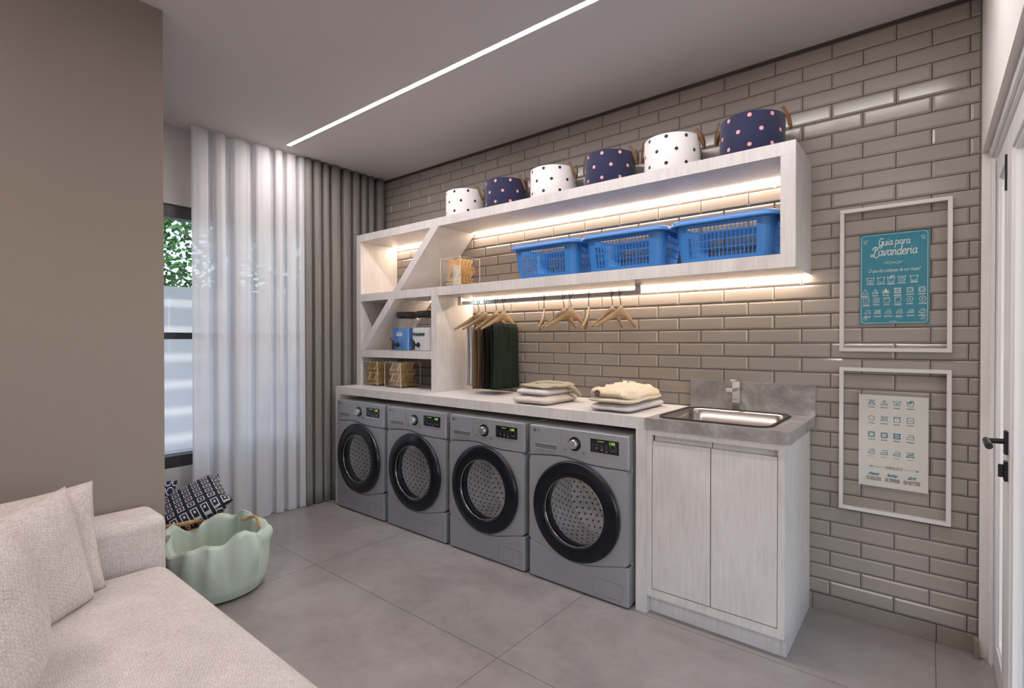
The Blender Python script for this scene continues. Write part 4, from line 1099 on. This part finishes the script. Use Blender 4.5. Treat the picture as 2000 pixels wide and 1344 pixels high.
def poster2():
    r = pframe(.5214, 1.1921, 'lower white frame holding the pale care symbol poster')
    x0, x1, z0_, z1 = 3.589, 3.841, .647, 1.0665; y = -.0150; lx, lz = r.location.x, r.location.z
    q = MB(); q.box(x0, x1, y, y+.004, z0_, z1); pr_ = q.build('poster', PAPER, r, org=r.location)
    q = MB(); q.stroke([(x0, z0_), (x1, z0_), (x1, z1), (x0, z1)], .0022, y, closed=True); q.build('poster_edge', INKW, pr_, org=r.location)
    W_ = x1-x0; Hh = z1-z0_
    def P(u, v): return (x0+u*W_, z0_+v*Hh)
    G = [(.912, [TRI+XX, TRI+[[(-.1, -.25), (0, .05), (.1, -.25)]], TUB+[[(-.12, .1), (-.12, -.3)], [(.12, .1), (.12, -.3)], [(-.12, -.1), (.12, -.1)]], TUB+HAND]),
         (.735, [[circ(.42)], [circ(.40)]+XX, SQ+[[(-.44, .40), (-.2, .18), (.2, .18), (.44, .40)]], SQ+[[(-.25, 0), (.25, 0)]]]),
         (.555, [SQ+[circ(.36)]+dotp(0, 0), SQ+[circ(.36)]+dotp(-.12, 0)+dotp(.12, 0), SQ+[circ(.36)]+XX, IRON]),
         (.365, [IRON+dotp(0, -.15), IRON+dotp(-.1, -.15)+dotp(.12, -.15), IRON+dotp(-.2, -.15)+dotp(0, -.15)+dotp(.2, -.15), IRON+XX])]
    q = MB(); qc = MB(); sd = 50
    for v, row in G:
        for u, ic in zip((.19, .38, .565, .755), row):
            c = P(u, v+.012); icon(q, c[0], c[1], .026, ic, .0021, y); sd += 1
            caption(qc, c[0], c[1]-.0215, .030, 2 if v > .4 else 1, y, .0020, seed=sd)
    qc.stroke([P(.16, .215), P(.38, .215)], .0010, y); qc.stroke([P(.66, .215), P(.86, .215)], .0010, y)
    qc.stroke([P(.84, .223), P(.875, .215), P(.84, .207)], .0022, y); 
    for k in range(3): qc.stroke([P(.16+.02*k, .225), P(.175+.02*k, .215), P(.16+.02*k, .205)], .0012, y)
    q.build('care_symbols', INKT, pr_, org=r.location); qc.build('fine_print', INKG, pr_, org=r.location)
    yy = y-.0004-r.location.y
    text('heading', 'LEMBRAR-SE DE', (P(.52, 0)[0]-lx, yy, P(0, .215)[1]-lz), .019, INKG, pr_, 0, sx=.48)
    for u, a, b_ in ((.225, 'checar', 'OS BOLSOS'), (.50, 'fechar', 'OS ZÍPERES'), (.78, 'abrir', 'OS BOTÕES')):
        text('reminder', a, (P(u, 0)[0]-lx, yy, P(0, .135)[1]-lz), .022, INKT, pr_, .4, sx=.7, bold=.0005)
        text('reminder', b_, (P(u, 0)[0]-lx, yy, P(0, .080)[1]-lz), .022, INKG, pr_, 0, sx=.50, bold=.0006)
poster1(); poster2()

# ------------------------------------------------------------------ curtains
def spline(keys, n):
    out = []
    for i in range(len(keys)-1):
        (y0, x0), (y1, x1) = keys[i], keys[i+1]
        for k in range(n):
            u = k/n; s = u*u*(3-2*u); out.append((y0+(y1-y0)*u, x0+(x1-x0)*s))
    out.append(keys[-1]); return out
def curtain(name, keys, mat, label, nz=24, n=6, sway=.004, solid=0, ztop=2.764):
    P = spline(keys, n); q = MB(); m = len(P)
    def fn(u, v):
        i = round(u*(m-1)); y, x = P[i]; z = .006+(ztop-.006)*v
        w_ = sway*math.sin(3.1*v+i*.37)*(1-v)
        return (x+w_, y+sway*.8*math.sin(2.2*v+i*.11)*(1-v), z)
    q.grid(fn, m, nz)
    o = q.build(name, mat, None, smooth='all', solid=solid, org=(0, (keys[0][0]+keys[-1][0])/2, 0)); return tag(o, label, 'curtain', 'floor length curtains at the window')
def foldkeys(edges, front=.004, back=-.055):
    K = []
    for kind, a, b_ in edges:
        if kind == 'f': K += [(a, back*.95), (a+.005, front-.006), (a+.018, front), ((a+b_)/2, front+.003), (b_-.003, front-.003)]
        elif kind == 'h': K += [(a, -.040), ((a+b_)/2, -.030), (b_-.004, -.038)]
        else: K += [(a+.004, back), ((a+b_)/2, back-.006), (b_-.003, back)]
    return K
E1 = [('f', -1.600, -1.490), ('r', -1.490, -1.445), ('f', -1.445, -1.378), ('r', -1.378, -1.328), ('f', -1.328, -1.233), ('h', -1.233, -1.190), ('r', -1.190, -1.171), ('f', -1.171, -1.069), ('h', -1.069, -1.040),
      ('r', -1.040, -1.024), ('f', -1.024, -.968), ('h', -.968, -.949), ('r', -.949, -.936), ('f', -.936, -.862), ('h', -.862, -.838), ('f', -.838, -.790)]
curtain('sheer_curtain', foldkeys(E1, .006, -.050)[1:], SHEER, 'white sheer curtain hanging in folds from the ceiling')
E2 = []; y = -.790; rn = random.Random(4)
while y < -.05:
    w_ = rn.uniform(.045, .075); g_ = rn.uniform(.022, .038)
    E2 += [('f', y, y+w_), ('r', y+w_, y+w_+g_)]; y += w_+g_
K2 = [(a, b_+.016) for a, b_ in foldkeys(E2, .008, -.085) if a < -.012]
curtain('grey_curtain', K2, GREYCURT, 'grey linen curtain in the corner by the tiled wall', solid=.003)

# ------------------------------------------------------------------ sofa and cushions
sf = root('sofa', (2.4, -2.7, 0), 'oatmeal woven sofa in the foreground against the taupe wall', 'sofa')
def rbox(q, x0, x1, y0, y1, z0_, z1, r, n=6, puff=0, nx=30, ny=24, pr_=.0):
    # rounded, slightly crowned cushion: superellipse grid on all sides
    cx, cy, cz = (x0+x1)/2, (y0+y1)/2, (z0_+z1)/2; A, B_, C_ = (x1-x0)/2, (y1-y0)/2, (z1-z0_)/2
    def P(u, v, w_):    # point on unit cube surface -> rounded box
        p = Vector((u*A, v*B_, w_*C_)); c = Vector((max(-A+r, min(A-r, p.x)), max(-B_+r, min(B_-r, p.y)), max(-C_+r, min(C_-r, p.z))))
        d = p-c
        if d.length > 1e-9: p = c+d.normalized()*r
        z = p.z
        if puff and z > 0: z += puff*(1-(p.x/A)**4)*(1-(p.y/B_)**4)
        return (cx+p.x, cy+p.y, cz+z)
    def tt(k, m, L_):   # denser near edges
        return -1+2*k/m
    def lin(L_, m):
        e = r/L_; xs_ = [-1+e*k/n for k in range(n)]+[-1+e+(2-2*e)*k/m for k in range(m)]+[1-e+e*k/n for k in range(n+1)]; return xs_
    ux, uy, uz = lin(A, nx), lin(B_, ny), lin(C_, 4)
    def face(us, vs_, f):
        vv = [f(u, v) for v in vs_ for u in us]; m = len(us); fs = [(j*m+i, j*m+i+1, (j+1)*m+i+1, (j+1)*m+i) for j in range(len(vs_)-1) for i in range(m-1)]; q.add(vv, fs)
    for s in (-1, 1):
        face(ux, uy, lambda u, v: P(u, v, s)); face(ux, uz, lambda u, v: P(u, s, v)); face(uy, uz, lambda u, v: P(s, u, v))
def soft(name, args, mat, parent, **kw):
    q = MB(); rbox(q, *args, **kw); return q.build(name, mat, parent, smooth='all', org=parent.location, weld=True)
soft('base', (1.30, 3.40, -3.35, -2.225, .06, .265, .03), SOFA, sf)
soft('seat_cushion', (1.452, 3.42, -3.10, -2.182, .255, .440, .075), SOFA, sf, puff=.012)
soft('armrest', (1.235, 1.452, -3.35, -2.180, .05, .620, .045), SOFA, sf)
soft('backrest', (1.452, 3.40, -3.35, -3.08, .10, .78, .06), SOFA, sf)
for xx in (1.34, 3.32):
    for yy in (-3.28, -2.30): part('leg', lambda q: q.lathe([(.018, 0), (.024, .075)], (xx, yy, 0), n=16, cap=True), BLACK, sf, smooth=True)
def pillow(name, size, thick, loc, rot, mat, label, group, seed=0, pinch=.06, rnd=0):
    q = MB(); n = 33; ph = seed*1.7
    def side(sg):
        def fn(u, v):
            X, Y = 2*u-1, 2*v-1
            k = 1-pinch*(1-X*X)*abs(Y)**3; k2 = 1-pinch*(1-Y*Y)*abs(X)**3
            px, py = X*k2*size/2*math.sqrt(1-rnd*Y*Y/2), Y*k*size/2*math.sqrt(1-rnd*X*X/2)
            t_ = ((1-X**4)*(1-Y**4))**.55*thick/2
            t_ += (.004*math.sin(5*X+ph)*math.cos(4*Y+ph))*(1-X*X)*(1-Y*Y)
            t_ = max(t_, .0)
            return (px, py, sg*t_)
        return fn
    q.grid(side(1), n, n); q.grid(side(-1), n, n)
    o = q.build(name, mat, None, smooth='all', weld=True)
    o.location = loc; o.rotation_euler = rot
    return tag(o, label, 'cushion', group)
def leaning(normal_deg, tilt_deg, roll_deg=0):
    # pillow local xy plane made upright: local y -> up, local z (face) -> horizontal direction normal_deg, leaning back by tilt
    n = math.radians(normal_deg)
    M = Matrix.Rotation(n+PI/2, 4, 'Z') @ Matrix.Rotation(PI/2-math.radians(tilt_deg), 4, 'X') @ Matrix.Rotation(math.radians(roll_deg), 4, 'Z')
    return M.to_euler()
GP = 'oatmeal cushions on the sofa'
pillow('throw_cushion', .385, .12, (1.560, -2.615, .618), leaning(3, 10, 3), CUSH, 'square oatmeal cushion at the back, leaning on the sofa arm', GP, 1)
pillow('throw_cushion', .40, .12, (1.745, -2.652, .620), leaning(36, 10, 5), CUSH, 'square oatmeal cushion in the middle, in front of the rearmost one', GP, 2)
pillow('throw_cushion', .50, .27, (2.16, -2.865, .650), leaning(40, 12, 0), CUSH, 'plump oatmeal cushion nearest the camera at the left edge', GP, 3, pinch=.04, rnd=.75)

# ------------------------------------------------------------------ baskets on the floor
bc = Vector((.907, -1.795, 0))
bs = root('lined_basket', bc, 'round basket wrapped in sage green cloth, beside the sofa', 'basket')
def liner(q):
    prof = [(.190, .005), (.222, .016), (.242, .060), (.254, .140), (.254, .210), (.250, .260), (.242, .300), (.226, .314), (.212, .302), (.206, .230), (.200, .150), (.185, .060), (.150, .030), (.001, .030)]
    m = len(prof)
    def fn(u, v):
        i = v*(m-1); a = int(min(i, m-2)); f = i-a; r_ = prof[a][0]+(prof[a+1][0]-prof[a][0])*f; z = prof[a][1]+(prof[a+1][1]-prof[a][1])*f
        ang = 2*PI*u; up = min(1, max(0, (z-.03)/.28))
        outer = 1 if v < .58 else .45
        r_ += outer*up*(.015*math.sin(5*ang+.8)+.012*(1-abs(math.sin(4.5*ang+2.1)))**2*1.6+.007*math.sin(13*ang+.5)+.004*math.sin(21*ang))
        dg = math.degrees((ang+PI) % (2*PI)-PI)
        def bump(c, w_, zc, zw): return math.exp(-((dg-c)/w_)**2-((z-zc)/zw)**2)
        if outer == 1: r_ += .026*bump(58, 13, .275, .045)+.022*bump(20, 10, .24, .10)+.016*bump(-2, 7, .27, .08)-.026*bump(34, 5, .24, .09)-.016*bump(8, 4, .25, .08)+.012*bump(-48, 14, .22, .1)
        r_ += outer*up*.016*mnoise.noise(Vector((3.2*math.cos(ang), 3.2*math.sin(ang), z*6)))+outer*up*.010*mnoise.noise(Vector((8*math.cos(ang), 8*math.sin(ang), z*9+4)))
        if z > .2: z += (z-.2)/.12*(.026*math.sin(3*ang+1.2)+.018*math.sin(7*ang+.4)+.008*math.sin(12*ang+1))
        return (bc.x+r_*math.cos(ang), bc.y+r_*math.sin(ang), max(.003, z))
    q.grid(fn, 144, 66, cu=True)
q = MB(); liner(q); q.build('cloth_liner', SAGE, bs, smooth='all', org=bc)
q = MB(); q.tube([(bc.x+.207*math.cos(a_/20), bc.y+.207*math.sin(a_/20), .296+.03*math.sin((a_-25)/15*PI/1.0) if 25 < a_ < 40 else .296) for a_ in range(22, 44)], .007, 8)
q.build('handle', RATTAN, bs, smooth=True, org=bc)
# bamboo basket with cushions and fur throw
pc = Vector((.335, -1.820, 0))
bb = root('bamboo_basket', pc, 'honey bamboo slat basket by the window, holding patterned cushions', 'basket')
q = MB()
for k in range(30):
    a = 2*PI*k/30; c, s = math.cos(a), math.sin(a); q.tube([(pc.x+.215*c, pc.y+.215*s, .01), (pc.x+.272*c, pc.y+.272*s, .29)], .0065, 6)
q.build('slats', RATTAN, bb, smooth=True, org=pc)
for rr, z in ((.216, .012), (.246, .15), (.262, .235), (.275, .292)):
    q = MB(); q.tube([(pc.x+rr*math.cos(2*PI*k/48), pc.y+rr*math.sin(2*PI*k/48), z) for k in range(48)], .009, 8, closed=True, flat=.012); q.build('hoop', RATTAN, bb, smooth=True, org=pc)
q = MB(); q.lathe([(.001, .012), (.212, .012), (.212, .018), (.001, .018)], (pc.x, pc.y, 0), n=40); q.build('bottom', RATTAN, bb, org=pc)
q = MB()
def fur(u, v):
    ang = 2*PI*u; lat = PI*(v-.5); rr = .243*math.cos(lat)**.5; z = .215+.085*math.sin(lat)
    rr += .010*math.sin(7*ang)+.006*math.sin(17*ang+1); z += .014*math.sin(5*ang+lat*3)+.009*math.sin(13*ang)*math.cos(lat)
    return (pc.x+min(rr, .238)*math.cos(ang), pc.y+min(rr, .238)*math.sin(ang), z)
q.grid(fur, 96, 25, cu=True)
def furb(u, v):
    ang = 2*PI*u; lat = PI*(v-.5)
    return (pc.x+.195+.075*math.cos(lat)*math.cos(ang), pc.y+.10+.13*math.cos(lat)*math.sin(ang), .325+.05*math.sin(lat)+.006*math.sin(9*ang+6*lat))
q.grid(furb, 48, 21, cu=True)
tag(q.build('fur_throw', FUR, None, smooth='all', org=(pc.x, pc.y, .2)), 'brown fur throw bunched in the bamboo basket', 'blanket')
pillow('patterned_cushion', .38, .14, (pc.x+.11, pc.y+.07, .345), (math.radians(14), math.radians(-24), math.radians(75)), SQP, 'navy cushion with white square motifs in the bamboo basket', 'patterned cushions in the bamboo basket', 4)
pillow('patterned_cushion', .34, .12, (pc.x-.10, pc.y-.14, .325), (math.radians(80), math.radians(8), math.radians(62)), OVP, 'navy cushion with pale oval outlines behind the wall edge', 'patterned cushions in the bamboo basket', 5)

# ------------------------------------------------------------------ outside the window
b = MB(); b.box(-14, -.241, -14, 14, -.12, -.06); b.box(4.26, 14, -14, 14, -.12, -.06); g_ = b.build('ground', GRASSM); struct(g_)
b = MB(); b.box(-3.7, -3.5, -6, 7, -.06, 1.995); struct(b.build('wall_garden', PLASTER))
pg = root('pergola', (-1.9, 0, 2.9), 'slatted pergola outside, hidden above the window', 'pergola')
q = MB()
for k in range(14): q.box(-3.35+k*.22, -3.25+k*.22, -3, 4.5, 2.90, 2.99)
q.build('slats', WHITE, pg, org=pg.location)
for yy in (-2.9, 4.4):
    q = MB(); q.box(-3.45, -.26, yy, yy+.1, 2.80, 2.90); q.build('beam', WHITE, pg, org=pg.location)
    q = MB(); q.box(-3.45, -3.35, yy, yy+.1, -.06, 2.80); q.build('post', WHITE, pg, org=pg.location)
def tree(x, y, h, rad, seed, label):
    r = root('garden_tree', (x, y, -.06), label, 'tree', 'trees beyond the garden wall')
    rn = random.Random(seed); q = MB()
    q.tube([(x, y, -.06), (x+.1, y, h*.4), (x, y+.1, h*.75)], [.14, .10, .05], 10)
    for k in range(26):
        a = rn.uniform(0, 2*PI); z = h*rn.uniform(.25, .8); l = rad*rn.uniform(.5, .95)
        q.tube([(x, y, z), (x+l*.5*math.cos(a), y+l*.5*math.sin(a), z+l*.35), (x+l*math.cos(a), y+l*math.sin(a), z+l*.5)], [.03, .018, .006], 6)
    q.build('trunk', BARK, r, smooth=True, org=r.location)
    q = MB()
    for k in range(6500):
        a = rn.uniform(0, 2*PI); cz = rn.uniform(-1, 1); rr = rad*rn.uniform(.35, 1)**.5; s = math.sqrt(1-cz*cz)
        p = Vector((x+rr*s*math.cos(a), y+rr*s*math.sin(a), h*.62+rr*cz*.95))
        d1 = Vector((rn.gauss(0, 1), rn.gauss(0, 1), rn.gauss(0, 1))).normalized()*.07; d2 = d1.cross(Vector((rn.gauss(0, 1), rn.gauss(0, 1), rn.gauss(0, 1)))).normalized()*.032
        q.add([p-d1, p+d2, p+d1, p-d2], [(0, 1, 2, 3)])
    q.build('foliage', LEAF, r, org=r.location)
tree(-6.4, 1.0, 4.4, 1.75, 5, 'leafy green tree seen through the window above the garden wall')
tree(-7.6, 6.2, 4.8, 2.0, 6, 'leafy green tree farther right, behind the sheer curtain')
